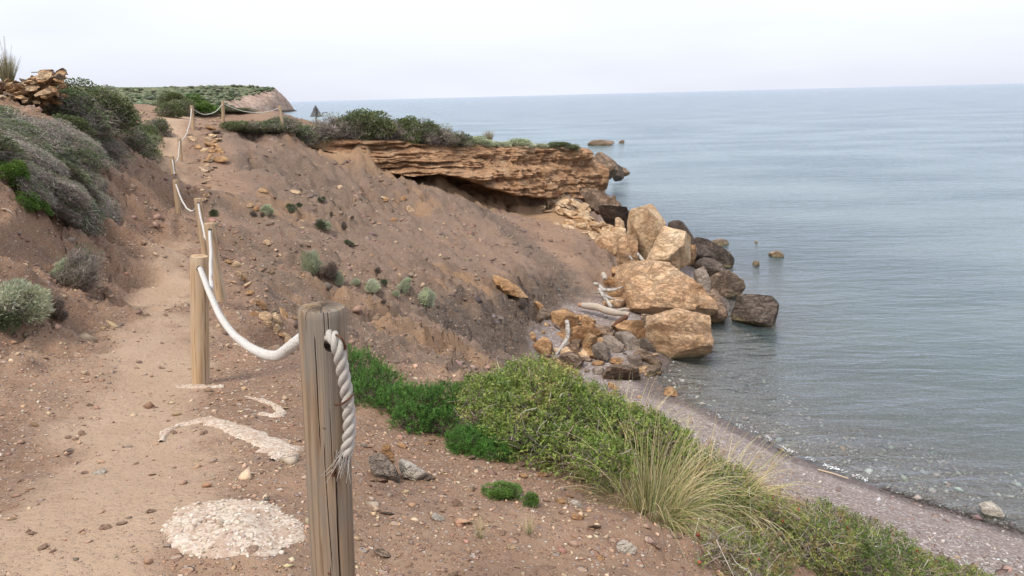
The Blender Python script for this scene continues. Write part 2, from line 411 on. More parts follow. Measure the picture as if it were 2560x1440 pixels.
def ground_n(x, y, e=0.08):
    zx = (ground_z(x + e, y) - ground_z(x - e, y)) / (2 * e); zy = (ground_z(x, y + e) - ground_z(x, y - e)) / (2 * e)
    n = np.array([-zx, -zy, 1.0]); return n / np.linalg.norm(n)

# material masks that belong to the soil itself
_th = np.arctan2(GX - 6.0, GY - 19.0).ravel(); _rd = np.hypot(GX - 6.0, GY - 19.0).ravel(); _wv = 0.25 * fbm(np.stack([GX.ravel(), GY.ravel(), Zb.ravel()], 1) * 0.5 + 5, 3)
STREAK = np.clip(0.5 + 0.9 * fbm(np.stack([_th * 9.0 + 3 * _wv, _rd * 0.16 + _wv, np.zeros(len(_th))], 1) + 40, 5, 0.6), 0, 1).reshape(NR, NA)
SLM = sstep(0.2, 0.45, SLOPE) * sstep(7.5, 11.0, np.hypot(GX, GY)) * sstep(0.6, 1.2, Zb) * sstep(0.5, 2.0, GX - np.interp(GY, _pp[:, 1], _pp[:, 0]))
STREAK = 0.2 + (STREAK + 0.05 - 0.2) * sstep(0.2, 0.45, SLOPE) * sstep(7.5, 11.0, np.hypot(GX, GY)) * sstep(0.6, 1.2, Zb) * sstep(0.5, 2.0, GX - np.interp(GY, _pp[:, 1], _pp[:, 0]))
BEACH = (1 - sstep(0.55, 0.95, Zb + 0.25 * _wob - 0.6 * sstep(3.5, 6.0, GX))) * sstep(-3.0, 0.0, GX) 
SHALE_PTS = [((1130,850,17),(1260,800,20.5),(1340,740,24),(1400,700,26.5)), ((1200,500,35),(1270,570,33),(1330,640,29.5),(1400,660,28)), ((1080,760,17.5),(1150,830,16.5),(1190,900,16.5)), ((640,430,28),(740,420,30),(800,470,28.5),(780,500,27))]
SHALE = np.zeros_like(GX)
for k, pl in enumerate(SHALE_PTS):
    pw = np.array([at(np.array(a), np.array(b), np.array(c))[:2] for a, b, c in pl])
    dd = dist_poly(GX, GY, pw); wd = (1.6, 1.0, 1.3, 1.6)[k]
    SHALE = np.maximum(SHALE, (1, 0.7, 1, 0.35)[k] * (1 - sstep(0.3, 1.0, dd / wd + 0.7 * fbm(P2 * 1.4 + k * 5, 4).reshape(NR, NA))))
OCHRE = np.zeros_like(GX)   # sandy undercut right below the sandstone, and the ramp of sandstone crumbs
_oc = np.array([at(np.array(a), np.array(b), np.array(c))[:2] for a, b, c in ((830,392,35),(1000,448,37),(1150,470,38.5),(1280,505,40.5),(1400,540,40.5),(1500,580,37))])
OCHRE = np.clip(1 - sstep(0.4, 1.5, dist_poly(GX, GY, _oc) / 1.8 + 0.5 * _wob), 0, 1)
GZ = GZ + SHALE * 0.30 * (ridged(np.stack([GX.ravel() * 0.9, GY.ravel() * 0.9, Zb.ravel() * 1.6], 1) + 6, 4, 0.6).reshape(NR, NA) - 0.5) * sstep(0.5, 1.0, Zb)
WET = (1 - sstep(0.06, 0.20, GZ + 0.05 * _wob)) * (0.30 + 0.70 * sstep(-0.12, 0.03, GZ))

idx = np.arange(NR * NA).reshape(NR, NA)
TF = np.stack([idx[:-1, :-1], idx[:-1, 1:], idx[1:, 1:], idx[1:, :-1]], -1).reshape(-1, 4)

mt_ground, nt = new_mat('scree_soil')
pos = geo_pos(nt)
n1 = noise_t(nt, pos, 0.55, 5, 0.6); n2 = noise_t(nt, pos, 3.2, 6, 0.65); n3 = noise_t(nt, pos, 22, 5, 0.7)
c_soil = ramp(nt, n1, [(0.30, (0.215, 0.128, 0.080)), (0.5, (0.275, 0.172, 0.112)), (0.72, (0.325, 0.218, 0.144))])
c_soil = mixc(nt, ramp(nt, n2, [(0.45, 0.0), (0.62, 0.55)]), c_soil, (0.155, 0.108, 0.082))
c_soil = mixc(nt, ramp(nt, n3, [(0.5, 0.0), (0.68, 0.5)]), c_soil, (0.34, 0.25, 0.19))
# little stones pressed into the soil
vs = mapped(nt, pos, (1, 1, 1.6))
v1 = nd(nt, 'ShaderNodeTexVoronoi', {'feature': 'F1'}, Vector=vs, Scale=38.0, Randomness=1.0)
v2 = nd(nt, 'ShaderNodeTexVoronoi', {'feature': 'F1'}, Vector=vs, Scale=11.0, Randomness=1.0)
sepc = nd(nt, 'ShaderNodeSeparateColor'); nt.links.new(v1.outputs['Color'], sepc.inputs[0])
sepd = nd(nt, 'ShaderNodeSeparateColor'); nt.links.new(v2.outputs['Color'], sepd.inputs[0])
st_c = ramp(nt, sepc.outputs[1], [(0.0, (0.20, 0.115, 0.085)), (0.35, (0.33, 0.19, 0.125)), (0.6, (0.44, 0.30, 0.20)), (0.85, (0.30, 0.245, 0.22)), (1.0, (0.55, 0.46, 0.37))])
m1 = mth(nt, 'MULTIPLY', ramp(nt, sepc.outputs[0], [(0.45, 0.0), (0.5, 1.0)]), ramp(nt, v1.outputs['Distance'], [(0.32, 1.0), (0.42, 0.0)]))
m2 = mth(nt, 'MULTIPLY', ramp(nt, sepd.outputs[0], [(0.72, 0.0), (0.76, 1.0)]), ramp(nt, v2.outputs['Distance'], [(0.25, 1.0), (0.33, 0.0)]))
a_path, a_shale, a_beach, a_wet, a_och = (attr(nt, k) for k in ('path', 'shale', 'beach', 'wet', 'ochre'))
stones = mth(nt, 'MULTIPLY', mth(nt, 'MAXIMUM', m1, m2), mth(nt, 'SUBTRACT', 1.0, mth(nt, 'MULTIPLY', a_path, 0.75)))
sk = attr(nt, 'streak')
c_soil = mixc(nt, mth(nt, 'MULTIPLY', attr(nt, 'slopesoil'), 0.6), c_soil, ramp(nt, n2, [(0.35, (0.145, 0.105, 0.082)), (0.65, (0.235, 0.172, 0.132))]))
c = mixc(nt, ramp(nt, sk, [(0.26, 0.0), (0.50, 0.85)]), c_soil, mixc(nt, n2, (0.155, 0.110, 0.082), (0.235, 0.168, 0.122)))
c = mixc(nt, ramp(nt, sk, [(0.66, 0.0), (0.80, 0.7)]), c, (0.30, 0.185, 0.105))
c_ochre = ramp(nt, n2, [(0.3, (0.34, 0.20, 0.105)), (0.7, (0.42, 0.275, 0.155))])
c = mixc(nt, mth(nt, 'MULTIPLY', a_och, 0.75), c, c_ochre)
shs = noise_t(nt, mapped(nt, pos, (2.0, 9.0, 14.0), (0.4, 0.2, 0.5)), 1.0, 6, 0.65)
c_sh = ramp(nt, shs, [(0.3, (0.070, 0.054, 0.044)), (0.55, (0.130, 0.100, 0.080)), (0.75, (0.205, 0.152, 0.116))])
c = mixc(nt, a_shale, c, c_sh)
c = mixc(nt, stones, c, st_c)
c_path = ramp(nt, noise_t(nt, pos, 1.6, 6, 0.65), [(0.3, (0.37, 0.258, 0.175)), (0.7, (0.475, 0.345, 0.242))])
c_path = mixc(nt, ramp(nt, n3, [(0.5, 0.0), (0.75, 0.35)]), c_path, (0.33, 0.225, 0.155))
c = mixc(nt, mth(nt, 'MULTIPLY', a_path, 0.8), c, c_path)
vb = nd(nt, 'ShaderNodeTexVoronoi', {'feature': 'F1'}, Vector=vs, Scale=26.0, Randomness=1.0)
sepb = nd(nt, 'ShaderNodeSeparateColor'); nt.links.new(vb.outputs['Color'], sepb.inputs[0])
c_bch = ramp(nt, sepb.outputs[0], [(0.0, (0.19, 0.15, 0.135)), (0.5, (0.285, 0.235, 0.215)), (0.82, (0.33, 0.28, 0.26)), (0.96, (0.52, 0.48, 0.45))])
c_bch = mixc(nt, ramp(nt, n2, [(0.4, 0.0), (0.7, 0.6)]), c_bch, (0.25, 0.195, 0.17))
c = mixc(nt, a_beach, c, c_bch)
c = mixc(nt, mth(nt, 'MULTIPLY', a_wet, 0.9), c, mixc(nt, 1.0, c, (0.44, 0.41, 0.40), 'MULTIPLY'))
hgt = mth(nt, 'ADD', mth(nt, 'MULTIPLY', stones, 0.5), mth(nt, 'ADD', mth(nt, 'MULTIPLY', n3, 0.6), mth(nt, 'MULTIPLY', n2, 0.8)))
hgt = mth(nt, 'ADD', hgt, mth(nt, 'MULTIPLY', mth(nt, 'MULTIPLY', shs, a_shale), 1.6))
hgt = mth(nt, 'ADD', hgt, mth(nt, 'MULTIPLY', mth(nt, 'SUBTRACT', 1.0, vb.outputs['Distance']), mth(nt, 'MULTIPLY', a_beach, 0.35)))
rgh = mth(nt, 'SUBTRACT', 0.95, mth(nt, 'MULTIPLY', a_wet, 0.45))
finish(nt, c, rgh, bump(nt, hgt, 0.9, 0.05), 0.2)

terr = mkmesh('terrain', np.stack([GX, GY, GZ], -1).reshape(-1, 3), TF, mat=mt_ground, attrs={
    'streak': STREAK.ravel(), 'slopesoil': SLM.ravel(), 'path': PATHM.ravel(), 'shale': SHALE.ravel(), 'beach': BEACH.ravel(), 'wet': WET.ravel(), 'ochre': OCHRE.ravel()})
tag(obj('terrain', terr), 'reddish-brown scree slope and dirt path running down to a pebble beach', None, None, 'structure')

# ================================================================== SEA
NSA, NSR = 260, 330
sa = np.linspace(-1.25, 1.25, NSA); sr = np.linspace(math.log(8.0), math.log(26000.0), NSR)
SA, SR = np.meshgrid(sa, sr); SX = T0[0] + np.exp(SR) * np.sin(SA); SY = T0[1] + np.exp(SR) * np.cos(SA)
_bz = np.where((np.exp(SR) < R1g) & (SA > A0) & (SA < A1), grid_at(GZ, SX, SY), -6.0)
DEPTH = np.clip(-_bz, 0, 8)
CLOUDY = 1 - np.exp(-DEPTH / 2.8)
# drop the far inland faces (they would only lie under the land)
sidx = np.arange(NSA * NSR).reshape(NSR, NSA)
SF = np.stack([sidx[:-1, :-1], sidx[:-1, 1:], sidx[1:, 1:], sidx[1:, :-1]], -1).reshape(-1, 4)
keep = (_bz.ravel()[SF] < 1.5).any(1)
SF = SF[keep]
mt_sea, nt = new_mat('sea_water')
pos = geo_pos(nt)
w1 = noise_t(nt, mapped(nt, pos, (0.35, 1.0, 1), (0, 0, 0.10)), 1.5, 4, 0.55, 0.4)
w2 = noise_t(nt, mapped(nt, pos, (0.30, 1.0, 1), (0, 0, -0.12)), 0.33, 4, 0.55, 0.3)
w3 = noise_t(nt, mapped(nt, pos, (0.5, 1.0, 1), (0, 0, 0.35)), 5.5, 3, 0.6)
h = mth(nt, 'ADD', mth(nt, 'MULTIPLY', w1, 0.30), mth(nt, 'ADD', mth(nt, 'MULTIPLY', w2, 0.5), mth(nt, 'MULTIPLY', w3, 0.05)))
nrm = bump(nt, h, 1.0, 0.62)
fr = nd(nt, 'ShaderNodeFresnel', IOR=1.33); nt.links.new(nrm, fr.inputs['Normal'])
gl = nd(nt, 'ShaderNodeBsdfGlossy', Color=(0.72, 0.77, 0.86, 1), Roughness=0.17); nt.links.new(nrm, gl.inputs['Normal'])
tr = nd(nt, 'ShaderNodeBsdfTransparent', Color=(0.90, 0.96, 0.94, 1))
pat = noise_t(nt, mapped(nt, pos, (0.5, 1.0, 1)), 0.09, 3, 0.5)
dfc = ramp(nt, pat, [(0.38, (0.12, 0.172, 0.172)), (0.62, (0.235, 0.30, 0.295))])
df = nd(nt, 'ShaderNodeBsdfDiffuse'); nt.links.new(dfc, df.inputs['Color'])
mx = nd(nt, 'ShaderNodeMixShader'); nt.links.new(attr(nt, 'cloudy'), mx.inputs[0]); nt.links.new(tr.outputs[0], mx.inputs[1]); nt.links.new(df.outputs[0], mx.inputs[2])
m2x = nd(nt, 'ShaderNodeMixShader'); nt.links.new(fr.outputs[0], m2x.inputs[0]); nt.links.new(mx.outputs[0], m2x.inputs[1]); nt.links.new(gl.outputs[0], m2x.inputs[2])
oo = nd(nt, 'ShaderNodeOutputMaterial'); nt.links.new(m2x.outputs[0], oo.inputs['Surface'])
sea_me = mkmesh('sea', np.stack([SX, SY, SX * 0], -1).reshape(-1, 3), SF, mat=mt_sea, attrs={'cloudy': CLOUDY.ravel()})
tag(obj('sea', sea_me), 'calm grey-blue sea, clear over the pebbles near the shore', None, None, 'structure')
# open sea bed far out
fb_me = mkmesh('seabed', np.array([(-30000, -2000, -7.5), (30000, -2000, -7.5), (30000, 30000, -7.5), (-30000, 30000, -7.5)]), np.array([[0, 1, 2, 3]]), mat=mt_ground,
               attrs={k: np.full(4, v) for k, v in (('slopesoil', 0), ('streak', 0.2), ('path', 0), ('shale', 0), ('beach', 1), ('wet', 1), ('ochre', 0))})
tag(obj('seabed', fb_me), 'sand bed under the open sea', None, None, 'structure')
# ================================================================== ROCK MATERIALS
def rock_mat(name, cols, strat_dark=0.35, lichen=0.0, speck=0.4, algae=False, bumpd=0.05, weath_shade=0.75, crev=0.75):
    mt, nt = new_mat(name)
    co = geo_pos(nt); st = attr(nt, 'strat')
    a = noise_t(nt, co, 1.3, 6, 0.62); b = noise_t(nt, co, 6.5, 6, 0.68); d = noise_t(nt, co, 34, 4, 0.7)
    c = ramp(nt, a, [(0.32, cols[0]), (0.5, cols[1]), (0.68, cols[2])])
    c = mixc(nt, mth(nt, 'MULTIPLY', ramp(nt, b, [(0.5, 0.0), (0.7, 1.0)]), 0.55), c, cols[0])
    c = mixc(nt, mth(nt, 'MULTIPLY', ramp(nt, d, [(0.52, 0.0), (0.72, 1.0)]), speck), c, cols[3])
    c = mixc(nt, mth(nt, 'MULTIPLY', ramp(nt, attr(nt, 'tone'), [(0.2, 1.0), (0.55, 0.0)]), weath_shade), c, tuple(v * q for v, q in zip(cols[0], (0.62, 0.68, 0.74))))  # low-tone facets go darker: weathering together with shade painted into the colour
    c = mixc(nt, mth(nt, 'MULTIPLY', ramp(nt, st, [(0.15, 1.0), (0.45, 0.0)]), strat_dark), c, tuple(v * 0.45 for v in cols[0]))
    if lichen:
        up = nd(nt, 'ShaderNodeSeparateXYZ'); nt.links.new(nt.nodes.new('ShaderNodeNewGeometry').outputs['Normal'], up.inputs[0])
        f = mth(nt, 'MULTIPLY', ramp(nt, noise_t(nt, co, 2.4, 5, 0.65), [(0.46, 0.0), (0.6, 1.0)]), lichen)
        c = mixc(nt, f, c, (0.215, 0.185, 0.155))
    if algae:   # tide marks: a pale crust just above the water, dark below it
        sz = nd(nt, 'ShaderNodeSeparateXYZ'); nt.links.new(co, sz.inputs[0])
        zz = mth(nt, 'ADD', sz.outputs['Z'], mth(nt, 'MULTIPLY', mth(nt, 'SUBTRACT', b, 0.5), 0.25))
        c = mixc(nt, ramp(nt, zz, [(0.10, 0.75), (0.22, 0.0)]), c, (0.33, 0.26, 0.14))
        c = mixc(nt, ramp(nt, zz, [(0.0, 0.6), (0.06, 0.0)]), c, (0.07, 0.065, 0.045))
    vc = nd(nt, 'ShaderNodeTexVoronoi', {'feature': 'DISTANCE_TO_EDGE'}, Vector=mixc(nt, 0.22, co, nd(nt, 'ShaderNodeTexNoise', Vector=co, Scale=3.0, Detail=3.0).outputs['Color'], 'ADD'), Scale=2.6)
    ck = ramp(nt, vc.outputs['Distance'], [(0.0, 1.0), (0.03, 0.0)])
    l1 = noise_t(nt, mapped(nt, co, (0.8, 0.8, 1.7), (0.3, 0.2, 0)), 1.5, 7, 0.68, 0.6); l2 = noise_t(nt, mapped(nt, co, (0.7, 0.7, 2.2), (0.2, -0.3, 0)), 4.0, 5, 0.65, 0.5)
    cr1 = ramp(nt, l1, [(0.470, 0.0), (0.49, 0.9), (0.505, 0.9), (0.525, 0.0)]); cr2 = ramp(nt, l2, [(0.46, 0.0), (0.485, 0.6), (0.50, 0.6), (0.53, 0.0)])
    crv = mth(nt, 'MULTIPLY', mth(nt, 'MAXIMUM', cr1, cr2), crev)
    c = mixc(nt, crv, c, tuple(v * 0.33 for v in cols[0]))
    ck = mth(nt, 'MULTIPLY', ck, ramp(nt, a, [(0.5, 0.0), (0.65, 0.45)]))
    c = mixc(nt, ck, c, tuple(v * 0.4 for v in cols[0]))
    h = mth(nt, 'ADD', mth(nt, 'MULTIPLY', b, 1.2), mth(nt, 'MULTIPLY', d, 0.55))
    h = mth(nt, 'SUBTRACT', h, mth(nt, 'MULTIPLY', ck, 0.8)); h = mth(nt, 'SUBTRACT', h, mth(nt, 'MULTIPLY', crv, 0.7))
    finish(nt, c, 0.92, bump(nt, h, 1.0, bumpd * 1.8), 0.2)
    return mt
MT_CREAM = rock_mat('sandstone_cream', [(0.60, 0.375, 0.21), (0.79, 0.56, 0.345), (0.86, 0.67, 0.455), (0.46, 0.29, 0.17)], 0.4, weath_shade=0.35, crev=0.5)
MT_ORANGE = rock_mat('sandstone_orange', [(0.40, 0.21, 0.10), (0.58, 0.345, 0.175), (0.70, 0.46, 0.26), (0.33, 0.19, 0.10)], 0.55, crev=0.5, weath_shade=0.45)
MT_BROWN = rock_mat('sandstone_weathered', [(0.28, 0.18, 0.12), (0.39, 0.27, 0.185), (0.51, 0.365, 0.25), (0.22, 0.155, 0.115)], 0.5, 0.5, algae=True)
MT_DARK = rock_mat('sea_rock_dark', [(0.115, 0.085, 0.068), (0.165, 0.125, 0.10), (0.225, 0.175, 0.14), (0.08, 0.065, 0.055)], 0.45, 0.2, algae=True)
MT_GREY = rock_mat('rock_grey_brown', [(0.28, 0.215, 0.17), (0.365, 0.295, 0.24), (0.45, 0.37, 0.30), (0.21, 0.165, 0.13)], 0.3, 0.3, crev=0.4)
MT_BIG = rock_mat('sandstone_two_tone', [(0.50, 0.285, 0.15), (0.71, 0.46, 0.27), (0.82, 0.60, 0.39), (0.40, 0.245, 0.145)], 0.55, 0.18, algae=True, crev=0.55, weath_shade=0.3)
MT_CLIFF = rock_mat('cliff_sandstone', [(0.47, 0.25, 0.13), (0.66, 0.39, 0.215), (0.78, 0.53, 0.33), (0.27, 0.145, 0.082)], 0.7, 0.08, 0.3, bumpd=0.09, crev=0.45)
MT_PALE = rock_mat('pale_stone', [(0.42, 0.36, 0.29), (0.54, 0.47, 0.39), (0.66, 0.60, 0.52), (0.33, 0.28, 0.22)], 0.2, crev=0.3, weath_shade=0.4)

def hull2d(P):
    P = sorted(map(tuple, P)); 
    def half(Q):
        h = []
        for p in Q:
            while len(h) > 1 and (h[-1][0] - h[-2][0]) * (p[1] - h[-2][1]) - (h[-1][1] - h[-2][1]) * (p[0] - h[-2][0]) <= 0: h.pop()
            h.append(p)
        return h[:-1]
    return np.array(half(P) + half(P[::-1]))
def rock_shape(planes, offs, sub, rng, size, rough=1.0, strat=(0.2, 0.1, 1.0), sfreq=None, soft=0.0):
    """star-shaped rock cut by planes n.p = o, roughened by noise and bedding"""
    D, F = ico(sub)
    proj = D @ planes.T
    with np.errstate(divide='ignore', invalid='ignore'):
        r = np.where(proj > 0.02, offs[None] / np.maximum(proj, 0.02), 1e9)
    r0 = r.min(1)
    if sub >= 4:      # broken into a few blocks: each is the body cut deeper by planes of its own, the rock is their union
        V = D * r0[:, None]; best = np.zeros(len(D)); nb = 4
        for kb in range(nb):
            rb_ = r0.copy(); w0 = rng.normal(size=3)
            for _ in range(3):
                nn0 = rng.normal(size=3) + 0.6 * w0; nn0 /= np.linalg.norm(nn0); sp_ = (V @ nn0).max() * rng.uniform(0.30, 0.85); q_ = D @ nn0
                rb_ = np.minimum(rb_, np.where(q_ > 0.02, sp_ / np.maximum(q_, 0.02), 1e9))
            best = np.maximum(best, rb_)
        r0 = np.maximum(best, r0 * 0.84)
    V = D * r0[:, None]; ptone = rng.normal(0.08, 0.18, len(offs)) - 0.5 * (planes @ np.array([0.8, 0.35, 0.0])); tone = ptone[r.argmin(1)]  # random facet tone, lowered on seaward sides as painted shade and weathering
    # chip the corners: planes that shave a little off the body
    nch = 4 if sub >= 4 else 6
    N = rng.normal(size=(nch, 3)); N /= np.linalg.norm(N, axis=1)[:, None]
    sup = (V @ N.T).max(0) * rng.uniform(0.84, 1.0, nch)
    pr = D @ N.T
    with np.errstate(divide='ignore', invalid='ignore'):
        rr2 = np.where(pr > 0.02, sup[None] / np.maximum(pr, 0.02), 1e9)
    r2 = rr2.min(1); ctone = rng.normal(0.1, 0.22, nch) - 0.4 * (N @ np.array([0.8, 0.35, 0.0])); tone = np.where(r2 < r0, ctone[rr2.argmin(1)], tone)  # chipped facets carry the same painted seaward shade
    r = np.minimum(r0, r2)
    V = D * r[:, None]
    sd = np.asarray(strat, float); sd = sd / np.linalg.norm(sd)
    sf = sfreq if sfreq else 3.6 / size
    o = rng.uniform(0, 100, 3)
    Q = V / size
    ph = (V @ sd) * sf + 0.55 * fbm(Q * 1.3 + o, 3)
    band = perlin(np.stack([ph, np.full(len(V), o[0]), 0.3 * fbm(Q * 2 + o, 2)], 1)) + 0.6 * perlin(np.stack([ph * 2.7, np.full(len(V), o[1]), 0.5 * fbm(Q * 3 + o, 2)], 1)) + 0.35 * perlin(np.stack([ph * 6.3, np.full(len(V), o[2]), 0.6 * fbm(Q * 4 + o, 2)], 1))
    side = (1 - np.abs(D @ sd)) ** 0.7
    big = fbm(Q * 1.2 + o, 3); fin = fbm(Q * 5 + o, 4); rid = ridged(Q * 1.7 + o, 3)
    step = np.round(np.clip(band, -1, 1) * 3.0) / 3.0
    crack = np.clip(1 - np.abs(perlin(Q * 1.05 + o + 31)) * 26, 0, 1) * sstep(-0.1, 0.25, perlin(Q * 0.8 + o + 9))
    disp = rough * size * (0.03 * big + 0.03 * fin + 0.024 * fbm(Q * 13 + o, 3) + (0.045 * np.clip(band, -1, 1) + 0.05 * step) * side - 0.05 * np.clip(rid - 0.74, 0, 1) * 2 - 0.07 * crack)
    V = V + D * disp[:, None]
    band = band - 1.6 * crack
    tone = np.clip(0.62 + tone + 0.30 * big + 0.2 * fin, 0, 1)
    return V, F, np.stack([np.clip(0.5 + 0.55 * band + 0.25 * fin, 0, 1), tone])
def boulder(name, poly, Y, mat, seed, deep=0.8, sub=4, rough=1.0, strat=(0.2, 0.1, 1.0), sfreq=None, dz=0.0, tilt=0.38, down=0.0):
    """a rock whose outline, seen from the path, is the given one; it has its own depth and stands at distance Y"""
    rng = np.random.default_rng(seed)
    P = hull2d(np.array(poly, float)); cpx = P.mean(0)
    c = at(cpx[0], cpx[1], Y); dv = c - EYE; dist = np.linalg.norm(dv); dv /= dist
    depth = dv @ FV * dist
    s = depth / FOC
    Rr = RV - dv * (RV @ dv); Rr /= np.linalg.norm(Rr); Ur = np.cross(Rr, dv)
    L = (P - cpx) * s * (1.03 if 22 < Y < 36 else 1.0); L[:, 1] *= -1
    if L[:, 1].min() < 0 and down: L[L[:, 1] < 0, 1] -= down
    nn, of = [], []
    area = 0
    for a, b in zip(L, np.roll(L, -1, 0)):
        e = b - a; n2 = np.array([e[1], -e[0]]); n2 /= np.linalg.norm(n2) + 1e-9
        h = n2 @ a
        if h < 0: n2, h = -n2, -h
        t = rng.uniform(-tilt, tilt)
        n3 = n2[0] * Rr + n2[1] * Ur + t * dv; nm = np.linalg.norm(n3)
        nn.append(n3 / nm); of.append(max(h, 0.01) / nm)
    size = 0.5 * (np.ptp(L[:, 0]) * np.ptp(L[:, 1])) ** 0.5
    for sg in (-1, 1):
        for k in range(2):
            v = sg * dv + rng.normal(0, 0.75, 2) @ np.stack([Rr, Ur]); v /= np.linalg.norm(v)
            nn.append(v); of.append(size * deep * rng.uniform(0.72, 1.05))
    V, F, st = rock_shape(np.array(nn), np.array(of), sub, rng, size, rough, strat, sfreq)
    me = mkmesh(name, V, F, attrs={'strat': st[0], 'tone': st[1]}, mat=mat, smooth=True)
    try:
        me.set_sharp_from_angle(angle=math.radians(38))
    except Exception: pass
    return obj(name, me, loc=c + np.array([0, 0, dz]))

# small stone prototypes, shared by the copies
STONE_V = []
for k in range(9):
    rng = np.random.default_rng(100 + k); n = 11
    pl = rng.normal(size=(n, 3)); pl /= np.linalg.norm(pl, axis=1)[:, None]
    pl = np.vstack([pl, np.eye(3), -np.eye(3)]); of = np.concatenate([rng.uniform(0.62, 1.0, n), np.full(6, 0.95)])
    V, F, st = rock_shape(pl, of, 2, rng, 1.0, 0.8)
    STONE_V.append((V * np.array([1.0, 0.8, 0.5 if k % 3 else 0.32]), F, st))
STONE_ME = {}
def stone_mesh(k, mat):
    key = (k % 9, mat.name)
    if key not in STONE_ME:
        V, F, st = STONE_V[k % 9]
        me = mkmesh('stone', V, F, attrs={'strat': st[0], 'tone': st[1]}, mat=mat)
        me.set_sharp_from_angle(angle=math.radians(35))
        STONE_ME[key] = me
    return STONE_ME[key]
def align_rot(n, spin):
    z = Vector(tuple(float(v) for v in n)); q = z.to_track_quat('Z', 'Y')
    from mathutils import Quaternion
    return (q @ Quaternion((0, 0, 1), spin)).to_euler()
def place_stone(name, p, w, mat, rng, label, cat='stone', group=None, flat=1.0, sink=0.25, lift=0.0, k=None, upright=False):
    nrm = ground_n(p[0], p[1]) if not upright else np.array([rng.normal(0, .4), rng.normal(0, .4), 1.0])
    nrm = nrm + rng.normal(0, 0.22, 3)
    kk = int(rng.integers(0, 9)) if k is None else k
    s = w / 2.0; sz = s * flat * rng.uniform(0.8, 1.2)
    o = obj(name, stone_mesh(kk, mat), loc=np.array(p) + np.array([0, 0, sz * (0.5 - sink) + lift]), rot=align_rot(nrm, rng.uniform(0, 6.28)),
            scale=(s, s * rng.uniform(0.75, 1.1), sz))
    tag(o, label.replace('{c}', STONE_WORD.get(mat.name, 'brown')), cat, group)
    return o
STONE_WORD = {'sandstone_cream': 'cream', 'sandstone_orange': 'orange', 'sandstone_weathered': 'brown', 'rock_grey_brown': 'grey', 'pale_stone': 'pale', 'red_brown_stone': 'reddish', 'sandstone_two_tone': 'ochre'}

# ================================================================== SANDSTONE CLIFF of the promontory
# stations along the face: top pixel, bottom pixel, distance of top and of the lower lip
CL = [ (735,355,735,358,34.0,34.0),(765,357,768,366,34.2,34.0),(830,352,840,383,34.6,34.2),(890,350,900,408,35.2,34.6),(960,353,965,430,36.0,35.2),(1030,358,1035,441,36.8,35.4),
       (1100,362,1095,434,37.8,36.0),(1160,370,1160,444,38.8,36.8),(1220,371,1225,467,39.8,37.6),(1280,372,1290,488,41.0,38.8),(1340,374,1350,492,42.4,40.6),(1400,375,1420,494,44.0,43.0),
       (1445,376,1478,495,45.2,44.8),(1466,377,1504,494,46.2,46.0),(1475,378,1512,488,47.6,47.6),(1470,374,1508,478,50.0,50.0),(1440,368,1490,465,54.0,54.5)]
CLa = np.array(CL, float)
ns = 420; tt = np.linspace(0, len(CL) - 1, ns)
def _ip(col): return np.interp(tt, np.arange(len(CL)), CLa[:, col])
top = at(_ip(0), _ip(1), _ip(4)); bot = at(_ip(2), _ip(3), _ip(5))
nrow = 72; fr_ = np.linspace(0, 1, nrow)
tang = np.gradient((top + bot) / 2, axis=0); tang[:, 2] = 0; tang /= np.linalg.norm(tang, axis=1)[:, None]
outw = np.stack([tang[:, 1], -tang[:, 0], np.zeros(ns)], 1)          # away from the land
thick = np.linalg.norm(top - bot, axis=1)
face = top[None] * (1 - fr_)[:, None, None] + bot[None] * fr_[:, None, None]
FP = face.reshape(-1, 3); so = np.tile(np.arange(ns) / ns * 100, nrow)
dip = FP[:, 2] + 0.045 * FP[:, 0] + 0.25 * fbm(FP * 0.35, 3)
lay = perlin(np.stack([dip * 2.6, so * 0.012, np.zeros(len(FP))], 1)) * 0.55 + 0.6 * perlin(np.stack([dip * 5.8, so * 0.03 + 5, 0.4 * fbm(FP * 0.8, 2)], 1)) + 0.3 * perlin(np.stack([dip * 12.5, so * .06 + 9, FP[:, 0] * .2], 1))
blk = ridged(np.stack([FP[:, 0] * 0.8, FP[:, 1] * 0.8, FP[:, 2] * 0.55], 1) + 4, 3)
jag = fbm(FP * np.array([1.4, 1.4, 2.6]), 5)
frr = np.repeat(fr_, ns); edge = np.minimum(1, np.tile(thick, nrow) / 1.5)
vert = sstep(1150, 1260, np.tile(_ip(0), nrow))                       # the right part is a blocky wall, the left a stack of ledges
disp = edge * (0.30 * lay * (1.15 - 0.35 * vert) + 0.42 * jag + 0.22 * (1 - vert) * np.round(lay * 3) / 3 - 0.9 * np.clip(blk - 0.62, 0, 1) * vert + 0.30 * vert * np.round(3 * perlin(np.stack([FP[:, 0] * 0.55 + FP[:, 1] * .3, FP[:, 2] * 0.45, FP[:, 0] * 0], 1))) / 3)
disp += edge * (-0.55 * vert * np.exp(-((frr - 0.30) / 0.10) ** 2) * 0.6)   # notch under the cap bed
FP = FP + np.tile(outw, (nrow, 1)) * disp[:, None] + np.array([0, 0, 1.0]) * (0.10 * edge * fbm(FP * 1.1 + 7, 3))[:, None]
rows = [FP.reshape(nrow, ns, 3)]
rim = rows[0][0]
back = []
for k, (dd, dz) in enumerate(((0.5, 0.06), (1.4, 0.10), (3.0, 0.10), (5.5, -0.3), (7.5, -1.6))):
    q = rim - outw * dd + np.array([0, 0, dz]); q[:, 2] += 0.10 * fbm(q * 0.9, 3); back.append(q)
under = []
lip = rows[0][-1]
for k, (dd, dz) in enumerate(((0.25, -0.05), (0.9, 0.10), (2.0, 0.05), (3.4, -0.5))):
    q = lip - outw * dd + np.array([0, 0, dz]); q[:, 2] += 0.06 * fbm(q * 1.4, 3); under.append(q)
